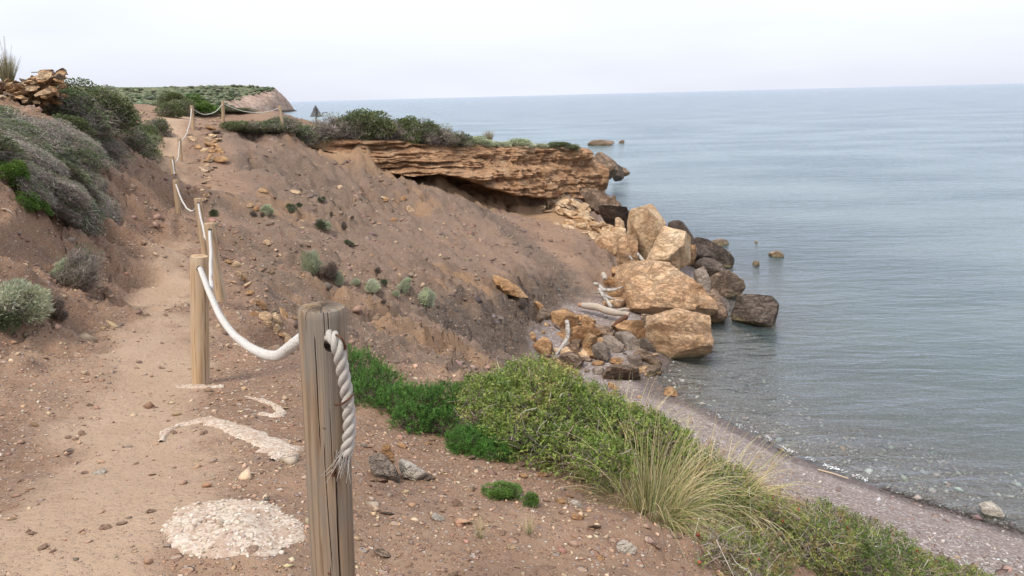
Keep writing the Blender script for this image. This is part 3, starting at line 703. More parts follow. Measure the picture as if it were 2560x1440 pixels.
ALLR = np.concatenate([np.stack(back[::-1]), rows[0], np.stack(under)])
nr_ = len(ALLR); ci = np.arange(nr_ * ns).reshape(nr_, ns)
CF = np.stack([ci[:-1, :-1], ci[:-1, 1:], ci[1:, 1:], ci[1:, :-1]], -1).reshape(-1, 4)[:, ::-1]
stv = np.concatenate([np.full(5 * ns, 0.6), np.clip(0.5 + 0.6 * lay + 0.2 * jag, 0, 1), np.full(4 * ns, 0.3)])
cl_me = mkmesh('cliff', ALLR.reshape(-1, 3), CF, attrs={'strat': stv, 'tone': np.full(len(stv), 0.8)}, mat=MT_CLIFF)
cl_me.set_sharp_from_angle(angle=math.radians(40))
cliff = tag(obj('cliff', cl_me), 'layered orange sandstone cliff capping the far promontory', None, None, 'structure')
# ================================================================== BOULDERS and rocks round the cove (outline, distance, look, label)
BL = [
 ('boulder', [(1585,524),(1620,513),(1631,527),(1659,561),(1649,589),(1640,660),(1599,662),(1571,640),(1568,567),(1576,542)], 31.2, MT_CREAM, 5, .75, 'tall pale sandstone boulder, highest of the pile, with a pointed top', (0.9,.1,.3)),
 ('boulder', [(1665,564),(1712,580),(1714,608),(1722,670),(1690,672),(1627,672),(1629,625),(1655,599)], 29.6, MT_CREAM, 5, .75, 'pale cream boulder split from the tall one by a dark crack', (0.8,.2,.4)),
 ('boulder', [(1509,577),(1571,589),(1566,655),(1548,667),(1487,646),(1499,605)], 29.8, MT_BIG, 4, .9, 'square ribbed brown block at the foot of the slope, left of the tall boulder', (1.0,.25,.15)),
 ('boulder', [(1624,655),(1709,660),(1737,683),(1755,730),(1768,786),(1727,792),(1637,796),(1577,792),(1556,765),(1559,705),(1584,674)], 26.2, MT_BIG, 5, .8, 'largest cracked sandstone boulder in the middle of the rock pile', (.15,.5,1)),
 ('boulder', [(1618,799),(1671,777),(1709,774),(1752,792),(1776,827),(1768,880),(1727,893),(1690,890),(1631,868),(1616,840)], 22.4, MT_BIG, 5, .75, 'rounded boulder with a pale top standing at the water edge', (.1,.3,1)),
 ('rock', [(1671,552),(1706,555),(1731,583),(1737,612),(1715,618),(1705,590),(1668,570)], 33.2, MT_DARK, 4, .8, 'dark brown rock behind the cream split boulder', (.3,0,1)),
 ('rock', [(1710,602),(1740,614),(1735,650),(1722,662),(1712,650)], 31.0, MT_ORANGE, 3, 1.0, 'small reddish rock beside the cream split boulder', (.3,0,1)),
 ('rock', [(1740,608),(1772,617),(1772,636),(1752,656),(1722,662),(1728,630)], 31.8, MT_DARK, 4, .9, 'smooth dark rock between the reddish rock and the sea', (.3,0,1)),
 ('rock', [(1745,600),(1775,602),(1815,627),(1834,649),(1827,668),(1796,665),(1768,648)], 34.2, MT_DARK, 4, .8, 'dark overhanging rock farthest out beside green shallow water', (.4,0,1)),
 ('rock', [(1727,662),(1759,646),(1802,661),(1806,680),(1771,700),(1735,690)], 30.8, MT_DARK, 4, .9, 'dark rounded rock below the overhanging one', (.3,0,1)),
 ('rock', [(1734,678),(1756,668),(1775,705),(1768,735),(1745,735)], 27.8, MT_GREY, 4, .9, 'upright grey rock leaning on the largest boulder', (.3,0,1)),
 ('rock', [(1771,694),(1818,680),(1868,711),(1853,731),(1812,744),(1765,738)], 29.0, MT_BROWN, 4, .8, 'flat brown rock reaching into the sea with a pale rim', (.5,0,1)),
 ('rock', [(1760,735),(1784,722),(1815,767),(1812,812),(1785,812),(1765,790)], 25.9, MT_BROWN, 4, .9, 'narrow brown rock between the largest boulder and the sea', (.3,0,1)),
 ('rock', [(1809,750),(1862,735),(1918,739),(1943,767),(1932,800),(1896,808),(1818,788)], 25.5, MT_DARK, 5, .7, 'broad dark rock standing alone in the water', (.2,.3,1)),
 # under the cliff end
 ('rock', [(1440,488),(1500,486),(1546,511),(1550,545),(1524,560),(1470,530)], 44.5, MT_BROWN, 4, .9, 'brown rock shelf under the seaward end of the cliff', (.2,0,1)),
 ('rock', [(1522,536),(1574,541),(1580,565),(1568,580),(1535,575)], 39.5, MT_DARK, 4, .9, 'dark low rock between the cliff end and the tall boulder', (.2,0,1)),
 ('rock', [(1470,398),(1500,408),(1522,436),(1520,462),(1500,474),(1465,472)], 47.0, MT_CLIFF, 4, 1.0, 'jutting rock nose at the seaward end of the cliff', (.1,.2,1)),
 ('rock', [(1478,392),(1495,379),(1513,386),(1535,412),(1537,440),(1515,448),(1485,425)], 60.0, MT_BROWN, 4, .9, 'tilted layered rock behind the cliff nose', (1,0,.6)),
 ('rock', [(1538,408),(1556,418),(1558,446),(1535,448),(1528,432)], 68.0, MT_DARK, 3, .9, 'dark upright rock seaward of the tilted layered rock', (1,0,.6)),
 ('rock', [(1552,414),(1577,430),(1565,436),(1550,437)], 71.0, MT_BROWN, 3, .9, 'pointed low rock at the tip of the promontory', (1,0,.6)),
 # in the sea
 ('rock', [(1466,358),(1490,353),(1520,351),(1537,358),(1510,367),(1480,365)], 121.0, MT_BROWN, 4, 1.2, 'long low reef far off the promontory', (0,0,1)),
 ('rock', [(1546,355),(1555,351),(1562,355),(1555,359)], 125.0, MT_BROWN, 3, 1.2, 'small reef rock beside the long low reef', (0,0,1)),
 ('rock', [(1530,496),(1533,484),(1538,490),(1540,497)], 58.0, MT_BROWN, 3, 1.0, 'tiny upright rock in the water off the cliff end', (0,0,1)),
 ('rock', [(1775,607),(1795,597),(1832,606),(1815,613),(1785,614)], 39.4, MT_BROWN, 3, 1.2, 'flat half sunk rock behind the dark overhanging rock', (0,0,1)),
 ('rock', [(1884,609),(1889,601),(1894,604),(1892,611)], 39.6, MT_BROWN, 3, 1.0, 'thin rock tip poking out of the sea', (0,0,1)),
 ('rock', [(1925,632),(1940,627),(1955,632),(1962,642),(1945,646),(1930,641)], 36.0, MT_BROWN, 3, 1.2, 'low twin topped rock farthest right in the sea', (0,0,1)),
 ('rock', [(1881,663),(1886,652),(1895,652),(1899,662),(1890,668)], 34.3, MT_BROWN, 3, 1.0, 'small knobbly rock in the sea off the dark rocks', (0,0,1)),
 ('rock', [(1662,968),(1680,966),(1697,979),(1694,990),(1664,988)], 19.0, MT_ORANGE, 3, 1.0, 'orange rock standing in the shallow edge of the water', (.3,0,1)),
 ('stone', [(2460,1261),(2490,1260),(2512,1275),(2500,1283),(2470,1281)], 12.85, MT_PALE, 3, 1.4, 'flat tan stone at the water line far down the beach', (0,0,1)),
 # beach rubble
 ('rock', [(1362,777),(1415,775),(1446,790),(1437,806),(1444,826),(1408,832),(1362,828)], 24.1, MT_ORANGE, 4, .8, 'broad orange slab behind the bent white driftwood', (.2,.6,1)),
 ('rock', [(1375,834),(1458,823),(1517,825),(1508,848),(1429,850),(1404,858),(1377,854)], 23.0, MT_ORANGE, 4, .9, 'long ragged orange slab lying across the beach rubble', (.3,.2,1)),
 ('rock', [(1473,832),(1493,840),(1477,888),(1450,872)], 22.2, MT_ORANGE, 4, .9, 'orange ribbed rock standing on edge', (1,.1,-.4)),
 ('rock', [(1331,855),(1369,844),(1381,857),(1377,890),(1352,898),(1335,876)], 21.5, MT_ORANGE, 4, .9, 'rounded orange rock at the foot of the scree', (.2,.2,1)),
 ('rock', [(1327,832),(1335,832),(1343,852),(1331,854)], 21.9, MT_ORANGE, 3, .9, 'thin orange stone on end above the rounded orange rock', (1,.1,.2)),
 ('rock', [(1483,865),(1498,855),(1521,869),(1529,896),(1506,915),(1485,890)], 21.2, MT_GREY, 4, .6, 'grey slab with a smooth face standing upright', (.4,.8,.3)),
 ('rock', [(1400,886),(1425,878),(1465,898),(1445,919),(1412,911)], 20.8, MT_BROWN, 4, .9, 'brown wrinkled rock in front of the bent driftwood', (.4,0,1)),
 ('rock', [(1419,869),(1450,871),(1458,886),(1425,886)], 21.6, MT_BROWN, 3, 1.0, 'small brown rock behind the wrinkled one', (.2,0,1)),
 ('rock', [(1425,852),(1454,851),(1448,868),(1425,868)], 22.2, MT_BROWN, 3, 1.0, 'small brown rock under the long ragged slab', (.2,0,1)),
 ('rock', [(1508,842),(1527,836),(1556,867),(1552,878),(1517,868)], 22.2, MT_GREY, 4, .9, 'grey angular rock beside the upright slab', (.4,0,1)),
 ('rock', [(1546,836),(1567,827),(1606,859),(1606,872),(1560,874)], 22.5, MT_GREY, 4, .9, 'grey angular rock leaning against the pale topped boulder', (.5,0,1)),
 ('rock', [(1600,852),(1617,848),(1641,867),(1633,877),(1612,872)], 22.1, MT_GREY, 3, .9, 'smooth grey stone under the pale topped boulder', (.2,0,1)),
 ('rock', [(1535,817),(1562,802),(1612,800),(1617,823),(1621,836),(1592,852),(1550,834)], 23.4, MT_ORANGE, 4, .8, 'ochre wedge of rock touching the pale topped boulder', (.2,.1,1)),
 ('rock', [(1604,784),(1631,788),(1620,812),(1602,802)], 24.4, MT_BROWN, 3, 1.0, 'small rock in the gap between the two biggest boulders', (.2,0,1)),
 ('rock', [(1346,898),(1379,895),(1404,907),(1412,938),(1383,930)], 20.0, MT_ORANGE, 4, .9, 'orange rock half hidden by the top of the big bush', (.2,.2,1)),
 ('rock', [(1481,921),(1508,915),(1514,934),(1487,936)], 20.3, MT_GREY, 3, 1.0, 'low grey rock at the left end of the flat beach slab', (.1,0,1)),
 ('rock', [(1512,932),(1535,911),(1583,911),(1602,934),(1598,956),(1525,952)], 20.1, MT_BROWN, 4, .8, 'flat beach slab with an orange undercut edge', (.05,.1,1)),
 ('rock', [(1587,882),(1608,872),(1656,896),(1645,912),(1608,906)], 21.3, MT_BROWN, 4, .8, 'tilted brown slab with its foot in the water', (-.5,0,1)),
 ('rock', [(1571,890),(1602,888),(1606,913),(1577,913)], 20.9, MT_GREY, 3, 1.0, 'pitted grey rock beside the tilted brown slab', (.2,0,1)),
 ('rock', [(1617,917),(1652,911),(1650,934),(1623,938)], 20.6, MT_BROWN, 3, 1.0, 'brown rock at the water edge beyond the flat slab', (.2,0,1)),
 ('rock', [(1592,916),(1625,913),(1617,927),(1592,927)], 20.75, MT_CREAM, 3, 1.0, 'pale flat stone behind the flat beach slab', (.1,0,1)),
 ('rock', [(1517,955),(1531,957),(1563,971),(1554,984),(1529,975)], 19.3, MT_ORANGE, 3, .9, 'wing shaped orange stone on the dark sand', (.3,0,1)),
 ('rock', [(1515,980),(1542,984),(1537,997),(1518,994)], 18.9, MT_ORANGE, 3, 1.0, 'flat orange stone on the sand by the bush', (.2,0,1)),
 ('rock', [(1571,986),(1588,986),(1588,996),(1573,996)], 18.75, MT_ORANGE, 2, 1.0, 'small orange stone, first of a pair on the sand', (.2,0,1)),
 ('rock', [(1591,990),(1607,991),(1606,1001),(1592,1000)], 18.55, MT_ORANGE, 2, 1.0, 'small orange stone, second of a pair nearest the water', (.2,0,1)),
 ('rock', [(1508,694),(1546,696),(1552,714),(1512,716)], 28.0, MT_ORANGE, 3, 1.0, 'orange rubble rock under the ribbed brown block', (.2,.2,1)),
 ('rock', [(1528,668),(1553,666),(1556,690),(1530,690)], 28.6, MT_ORANGE, 3, 1.0, 'small orange rock wedged under the ribbed block', (.2,.2,1)),
 ('rock', [(1515,728),(1560,722),(1562,742),(1518,746)], 26.8, MT_ORANGE, 3, 1.0, 'orange rock behind the forked driftwood', (.2,.2,1)),
 ('rock', [(1520,745),(1565,748),(1562,768),(1530,770)], 26.0, MT_BIG, 3, 1.0, 'ochre rock between the driftwood and the largest boulder', (.2,.2,1)),
 ('rock', [(1545,600),(1590,590),(1596,660),(1560,690),(1545,670)], 30.6, MT_BIG, 4, .9, 'brown rock filling the gap behind the ribbed block', (.2,.2,1)),
 ('rock', [(1455,790),(1490,800),(1480,815),(1450,808)], 24.3, MT_ORANGE, 3, 1.0, 'orange stone in front of the driftwood log', (.2,.2,1)),
 ('rock', [(1458,800),(1482,812),(1478,828),(1456,826)], 23.6, MT_ORANGE, 3, 1.0, 'orange stone propping the long ragged slab', (.2,.2,1)),
 ('rock', [(1485,812),(1530,818),(1535,838),(1500,842)], 23.2, MT_BROWN, 3, 1.0, 'brown stone at the end of the long ragged slab', (.2,.2,1)),
 ('rock', [(1240,686),(1290,713),(1318,735),(1312,742),(1275,728),(1240,708),(1222,692)], 22.6, MT_ORANGE, 3, 1.2, 'long orange slab stuck on the bare slope', (.5,-.5,1)),
 ('rock', [(1335,756),(1352,762),(1365,775),(1350,777),(1338,766)], 23.7, MT_ORANGE, 3, 1.1, 'orange stone on the slope above the rubble', (.3,0,1)),
 # by the old post
 ('stone', [(915,1132),(945,1120),(1000,1190),(1006,1232),(975,1222),(930,1184)], 3.62, MT_GREY, 4, .35, 'grey lump of conglomerate tilted in the gravel by the bush', (.6,0,.6)),
 ('stone', [(948,1124),(966,1118),(985,1148),(986,1172),(962,1174)], 3.66, MT_ORANGE, 4, .5, 'brown stone standing on edge against the grey lump', (1,.2,.2)),
 ('stone', [(992,1152),(1030,1158),(1075,1190),(1045,1204),(1005,1190)], 3.72, MT_PALE, 4, .7, 'tan slab lying behind the standing brown stone', (.1,0,1)),
 ('stone', [(1545,1356),(1560,1350),(1588,1372),(1582,1386),(1548,1382)], 3.0, MT_PALE, 3, .8, 'pale angular stone near the foot of the grass tussock', (.3,0,1)),
 ('stone', [(1425,1252),(1440,1250),(1460,1268),(1452,1275),(1430,1264)], 3.55, MT_PALE, 3, .9, 'whitish stone beside the brown stones near the big bush', (.3,0,1)),
 ('stone', [(1385,1250),(1415,1246),(1420,1262),(1392,1274)], 3.52, MT_ORANGE, 3, .9, 'brown stone beside the whitish stone near the big bush', (.3,0,1)),
 ('stone', [(325,600),(345,601),(352,612),(380,625),(376,633),(345,626),(322,612)], 13.4, MT_GREY, 3, 1.2, 'flat grey stone slab lying on the side of the path', (.1,0,1)),
]
for i, (nm, poly, Y, mt, sub, deep, lab, sd) in enumerate(BL):
    if 'slope' in lab and Y > 15: Y = hit(np.mean([q[0] for q in poly]), np.mean([q[1] for q in poly]))[1]
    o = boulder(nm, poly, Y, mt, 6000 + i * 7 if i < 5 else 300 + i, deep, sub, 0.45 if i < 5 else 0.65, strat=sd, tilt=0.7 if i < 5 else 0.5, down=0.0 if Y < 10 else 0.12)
    tag(o, lab, 'boulder' if nm == 'boulder' else nm)

rng = np.random.default_rng(11)
# edging of stones on the seaward side of the path
EDGE_NEAR = [(575,660,25),(590,668,24),(600,690,22),(611,702,18),(618,716,20),(626,736,18),(634,760,22),(657,767,28),(640,790,25),(667,796,28),(692,805,28),(672,814,22),(692,828,22),(706,842,22),(717,853,28),(724,870,18)]
for x, y, w in EDGE_NEAR:
    p = hit(x, y)
    place_stone('edging_stone', p, w / FOC * p[1] * 1.6, [MT_ORANGE, MT_CREAM, MT_CREAM][int(rng.integers(0, 3))], rng, '{c} edging stone set along the path rim by the second post', 'stone', 'edging stones near the second post', 0.75)
p = hit(712, 790); place_stone('edging_stone', p, 0.24, MT_ORANGE, rng, 'bright orange flat edging stone left of the old grey post', 'stone', None, 0.5)
p = hit(737, 800); place_stone('edging_stone', p, 0.08, MT_ORANGE, rng, 'small bright orange edging stone touching the old grey post', 'stone', None, 0.9)
EDGE_FAR = [(527,324,24),(536,333,20),(530,342,14),(519,351,14),(545,352,14),(523,366,20),(540,366,16),(548,378,14),(534,357,12),(495,372,18),(512,378,18),(530,381,14),(553,383,16),(520,398,14),(528,406,14),(516,415,13),(526,426,13),(511,429,12),(536,420,12),(514,441,12),(525,450,13),(510,460,12),(520,470,14),(506,478,12),(515,490,12),(508,502,12),(500,470,10),(520,430,11),(514,405,12),(538,344,12),(526,390,12),(541,395,12),(505,424,11),(522,483,11),(517,455,11),(533,372,11)]
for x, y, w in EDGE_FAR:
    p = hit(x, y)
    place_stone('edging_stone', p, w / FOC * p[1] * 1.5, [MT_ORANGE, MT_CREAM, MT_BROWN][int(rng.integers(0, 3))], rng, 'tumbled {c} stone of the crumbled edging uphill along the path', 'stone', 'crumbled edging stones uphill', 0.8)
p = hit(552, 404); place_stone('edging_stone', p, 0.62, MT_ORANGE, rng, 'biggest orange stone of the crumbled edging uphill', 'stone', None, 0.9)
p = hit(482, 350); place_stone('stone', p, 0.40, MT_CREAM, rng, 'flat cream stone lying beside the path below the crest posts', 'stone', None, 0.6)
p = hit(474, 339); place_stone('stone', p, 0.26, MT_BROWN, rng, 'brown stone by the rope below the crest posts', 'stone', None, 0.8)
p = hit(240, 820) 
SLOPE_ST = [(657,480,20),(648,493,12),(740,483,25),(850,470,14),(886,502,12),(905,478,14),(962,498,16),(966,504,14),(992,505,16),(1009,501,16),(1026,526,22),(985,550,22),(947,559,14),(626,516,18),(640,522,14),(757,554,14),(671,609,18),(1100,640,12),(1140,610,10),(1050,575,10),(930,640,12),(1000,690,12),(1020,735,12),(1210,640,10),(880,670,10),(1110,560,10),(700,640,12),(760,690,12)]
for x, y, w in SLOPE_ST:
    p = hit(x, y)
    place_stone('stone', p, w / FOC * p[1] * 1.2, [MT_ORANGE, MT_CREAM][int(rng.integers(0, 2))], rng, 'loose {c} sandstone piece lying on the bare scree slope', 'stone', 'sandstone pieces on the scree slope', 0.55)
# ramp of rubble below the cliff end
for k in range(175):
    t = rng.random(); x = 1345 + t * 225 + rng.normal(0, 12); y = 484 + t * 108 + rng.normal(0, 15) + 10 * math.sin(t * 3)
    p = hit(x, y)
    if p is None or p[2] < 0.3: continue
    place_stone('rubble_stone', p, rng.uniform(0.25, 1.05), [MT_CREAM, MT_ORANGE, MT_CREAM][int(rng.integers(0, 3))], rng, '{c} rubble stone on the ramp between the cliff and the tall boulder', 'stone', 'rubble on the ramp below the cliff', 0.55)
# rubble among the boulders and on the beach
for k in range(120):
    x = rng.uniform(1350, 1650); y = 790 + rng.uniform(0, 150)
    if x > 1560 and y < 860: continue
    p = hit(x, y)
    if p is None or p[2] < -0.15: continue
    place_stone('rubble_stone', p, 0.12 + 0.5 * rng.random() ** 2.2, [MT_BROWN, MT_ORANGE, MT_ORANGE, MT_CREAM][int(rng.integers(0, 4))], rng, 'small {c} stone among the beach rubble and driftwood', 'stone', 'small stones in the beach rubble', 0.7)
# tumbled field wall on the bank at the far left
for k in range(230):
    t = rng.random(); x = -20 + t * 182; topy = np.interp(x, [-20, 30, 60, 100, 120, 150, 165], [214, 210, 214, 196, 180, 178, 204])
    boty = np.interp(x, [-20, 60, 110, 165], [262, 255, 262, 268])
    y = topy + (boty - topy) * rng.random() ** 1.25
    Yd = 16.2 + rng.normal(0, 0.25) + 0.004 * x - 0.9 * (rng.random() < 0.25) * rng.random()
    p = at(np.array(x), np.array(y), np.array(Yd))
    g = ground_z(p[0], p[1])
    if p[2] < g: p[2] = g
    w = rng.uniform(0.17, 0.38)
    place_stone('wall_stone', p, w, [MT_ORANGE, MT_ORANGE, MT_BROWN, MT_CREAM, MT_BIG][:4][int(rng.integers(0, 4))], rng, '{c} stone of the tumbled field wall on the bank', 'stone', 'stones of the tumbled field wall', 0.7, upright=True)
for x, y, w in [(105,268,22),(150,262,20),(172,265,18),(95,278,14),(120,272,16),(180,320,30),(205,335,34),(225,345,24),(240,365,30),(250,372,18),(170,268,16),(200,265,14)]:
    p = hit(x, y)
    place_stone('stone', p, w / FOC * p[1], MT_ORANGE, rng, 'ochre stone fallen down the bank below the tumbled wall', 'stone', 'stones fallen down the bank', 0.7)
# ================================================================== WOODEN POSTS AND ROPE
def wood_mat(name, light, dark, greyc, grey_amt, scale=1.0):
    mt, nt = new_mat(name)
    co = obj_co(nt)
    str1 = noise_t(nt, mapped(nt, co, (26, 26, 1.3)), scale, 5, 0.6, 0.6)
    str2 = noise_t(nt, mapped(nt, co, (95, 95, 3.0)), scale, 3, 0.6)
    wob = nd(nt, 'ShaderNodeTexWave', {'wave_type': 'RINGS', 'rings_direction': 'Z', 'wave_profile': 'SIN'}, Vector=mapped(nt, co, (1, 1, 0.09), (0.06, 0.04, 0), (0.035, 0.02, 0)), Scale=17.0, Distortion=7.5, Detail=3.0)
    wob.inputs['Detail Scale'].default_value = 1.2
    c = ramp(nt, str1, [(0.3, dark), (0.5, light), (0.75, tuple(min(1, v * 1.15) for v in light))])
    c = mixc(nt, mth(nt, 'MULTIPLY', ramp(nt, wob.outputs['Fac'], [(0.0, 1.0), (0.40, 0.0)]), 0.8), c, dark)
    c = mixc(nt, mth(nt, 'MULTIPLY', ramp(nt, str2, [(0.5, 0.0), (0.75, 1.0)]), 0.22), c, tuple(v * 0.7 for v in dark))
    g = mth(nt, 'MULTIPLY', ramp(nt, noise_t(nt, mapped(nt, co, (9, 9, 1.4)), 1.0, 4, 0.6), [(0.42, 0.0), (0.54, 1.0)]), grey_amt)
    c = mixc(nt, g, c, mixc(nt, str2, greyc, tuple(v * 1.5 for v in greyc)))
    c = mixc(nt, attr(nt, 'crack'), c, (0.045, 0.032, 0.024))
    h = mth(nt, 'ADD', mth(nt, 'MULTIPLY', str2, 0.5), str1)
    finish(nt, c, 0.82, bump(nt, h, 0.6, 0.004), 0.25)
    return mt
MT_WOLD = wood_mat('weathered_wood', (0.285, 0.205, 0.135), (0.15, 0.098, 0.06), (0.155, 0.138, 0.118), 0.8)
MT_WNEW = wood_mat('honey_wood', (0.46, 0.325, 0.20), (0.30, 0.19, 0.105), (0.37, 0.30, 0.225), 0.5)
mt_rust, nt = new_mat('rusty_iron')
finish(nt, ramp(nt, noise_t(nt, obj_co(nt), 180, 4, 0.6), [(0.3, (0.055, 0.027, 0.017)), (0.7, (0.17, 0.075, 0.038))]), 0.75, None, 0.4, Metallic=0.3)
def rope_mat(name, a, b, d):
    mt, nt = new_mat(name); co = geo_pos(nt)
    n1_ = noise_t(nt, co, 420, 3, 0.7); n2_ = noise_t(nt, co, 30, 4, 0.6)
    c = ramp(nt, n1_, [(0.3, b), (0.6, a)]); c = mixc(nt, ramp(nt, n2_, [(0.5, 0.0), (0.75, 0.5)]), c, d)
    finish(nt, c, 0.95, bump(nt, n1_, 0.8, 0.003), 0.1); return mt
MT_RWHITE = rope_mat('white_rope', (0.60, 0.575, 0.54), (0.42, 0.395, 0.36), (0.36, 0.32, 0.27))
MT_RGREY = rope_mat('grey_rope', (0.50, 0.47, 0.43), (0.33, 0.30, 0.265), (0.38, 0.335, 0.28))

def post_mesh(name, H, R, hole_z, hole_dir, hole_r, mat, seed, cracks=(), nseg=96, nrow=40, taper=0.02):
    rng = np.random.default_rng(seed)
    a = np.arange(nseg) * 2 * math.pi / nseg
    z = np.linspace(0, H, nrow); 
    AA, ZZ = np.meshgrid(a, z)
    P = np.stack([np.cos(AA).ravel() * 2, np.sin(AA).ravel() * 2, ZZ.ravel() * 1.3 + seed], 1)
    Rr = R * (1 + taper * (1 - ZZ / H)) + 0.0025 * fbm(P, 3).reshape(AA.shape) + 0.0012 * fbm(P * np.array([7, 7, .5]), 2).reshape(AA.shape)
    Rr = Rr - 0.004 * np.exp(-((H - ZZ) / 0.006) ** 2)
    ck = np.zeros_like(Rr)
    for (ang, z0, z1, wd, dp, sway) in cracks:
        cc = ang + sway * (ZZ - z0) / H + 0.05 * np.sin(ZZ * 9 + ang * 5) * 0.5
        d = np.abs((AA - cc + math.pi) % (2 * math.pi) - math.pi)
        m = np.clip(1 - d / wd, 0, 1) * sstep(z0, z0 + 0.10, ZZ) * (1 - sstep(z1 - 0.06, z1, ZZ))
        Rr = Rr - dp * m; ck = np.maximum(ck, np.clip(m * 1.6, 0, 1))
    V = np.stack([Rr * np.cos(AA), Rr * np.sin(AA), ZZ], -1).reshape(-1, 3)
    i = np.arange(nrow * nseg).reshape(nrow, nseg); n_ = np.roll(i, -1, 1)
    Q = np.stack([i[:-1], n_[:-1], n_[1:], i[1:]], -1).reshape(-1, 4)
    # top: rings slightly rough
    nv = len(V); ringsR = [0.8, 0.5, 0.2]; TV = []; tq = []; prev = i[-1]
    for q in ringsR:
        w = V[i[-1]] * np.array([q, q, 1]); w[:, 2] = H + 0.001 + 0.0012 * rng.normal(size=nseg); TV.append(w)
        cur = np.arange(nseg) + nv; nv += nseg
        tq.append(np.stack([prev, np.roll(prev, -1), np.roll(cur, -1), cur], -1)); prev = cur
    TV.append(np.array([[0, 0, H + 0.001], [0, 0, 0]]))
    tri = np.array([[prev[k], prev[(k + 1) % nseg], nv] for k in range(nseg)] + [[i[0][(k + 1) % nseg], i[0][k], nv + 1] for k in range(nseg)])
    V = np.vstack([V] + TV); ckv = np.concatenate([ck.ravel(), np.zeros(len(V) - ck.size)])
    me = mkmesh(name, V, [tri, np.vstack([Q] + tq)], attrs={'crack': ckv}, mat=mat)
    if hole_r:
        mb = MB(); hd = np.array([math.cos(hole_dir), math.sin(hole_dir), 0.0]) * R * 2
        mb.tube([np.array([0, 0, hole_z]) - hd, np.array([0, 0, hole_z]) + hd], hole_r, 28)
        bm = bmesh.new(); bm.from_mesh(mb.mesh('cut')); bmesh.ops.remove_doubles(bm, verts=bm.verts, dist=1e-5); bmesh.ops.recalc_face_normals(bm, faces=bm.faces)
        cm = bpy.data.meshes.new('cut2'); bm.to_mesh(cm); bm.free(); cm.materials.append(mat)
        o1 = bpy.data.objects.new('tmp1', me); o2 = bpy.data.objects.new('tmp2', cm); COL.objects.link(o1); COL.objects.link(o2)
        md = o1.modifiers.new('b', 'BOOLEAN'); md.object = o2; md.operation = 'DIFFERENCE'; md.solver = 'EXACT'
        dg = bpy.context.evaluated_depsgraph_get(); me2 = bpy.data.meshes.new_from_object(o1.evaluated_get(dg))
        bpy.data.objects.remove(o1); bpy.data.objects.remove(o2)
        me2.name = name; me = me2
        if not me.materials: me.materials.append(mat)
    me.set_sharp_from_angle(angle=math.radians(40))
    return me

PRAD = 0.064
# (top px, top py, base py, base px, distance)
PST = [(498,640,962,502,5.4),(522,558,755,553,9.2),(494,496,638,513,13.3),(438,450,552,449,17.6),(430,390,472,437,22.3),(448,345,416,454,26.5),(479,264,325,484,30.4),(557,253,311,559,31.8),(699,264,312,707,33.0)]
PLAB = ['honey coloured wooden post with a knotty grain, second along the path',
        'leaning honey wooden post, third along the path',
        'wooden post half hidden behind the second and third posts',
        'thin brown wooden post, fifth along the path in the dip',
        'wooden post standing just behind the fifth one in the dip',
        'wooden post on the climb, last before the crest',
        'wooden post on the crest where the rope turns seaward',
        'upright wooden post on the crest above the stone edging',
        'tilted wooden post among the shrubs near the road sign']
posts = []     # (top point of axis, base, hole point, radius)
def axis_rot(ax):
    return Vector(tuple(ax)).to_track_quat('Z', 'Y').to_euler()
BASES = []; TOPS = []
B1 = np.array([-0.60, 1.97, 0.0]); T1 = at(np.array(805.), np.array(768.), np.array(1.97)); B1[2] = ground_z(B1[0], B1[1]) - 0.15
B1[0] = at(np.array(818.), np.array(1440.), np.array(1.97))[0]
BASES.append(B1); TOPS.append(T1)
for x, t, b, bx, Y in PST:
    B = at(np.array(float(bx)), np.array(float(b)), np.array(Y)); T = at(np.array(float(x)), np.array(float(t)), np.array(Y))
    ax = T - B; B = B - ax / np.linalg.norm(ax) * 0.12
    B[2] = min(B[2], ground_z(B[0], B[1]) - 0.08)
    BASES.append(B); TOPS.append(T)
HOLES = []
for i in range(10):
    ax = TOPS[i] - BASES[i]; L = np.linalg.norm(ax); HOLES.append(TOPS[i] - ax / L * (0.082 if i else 0.088))
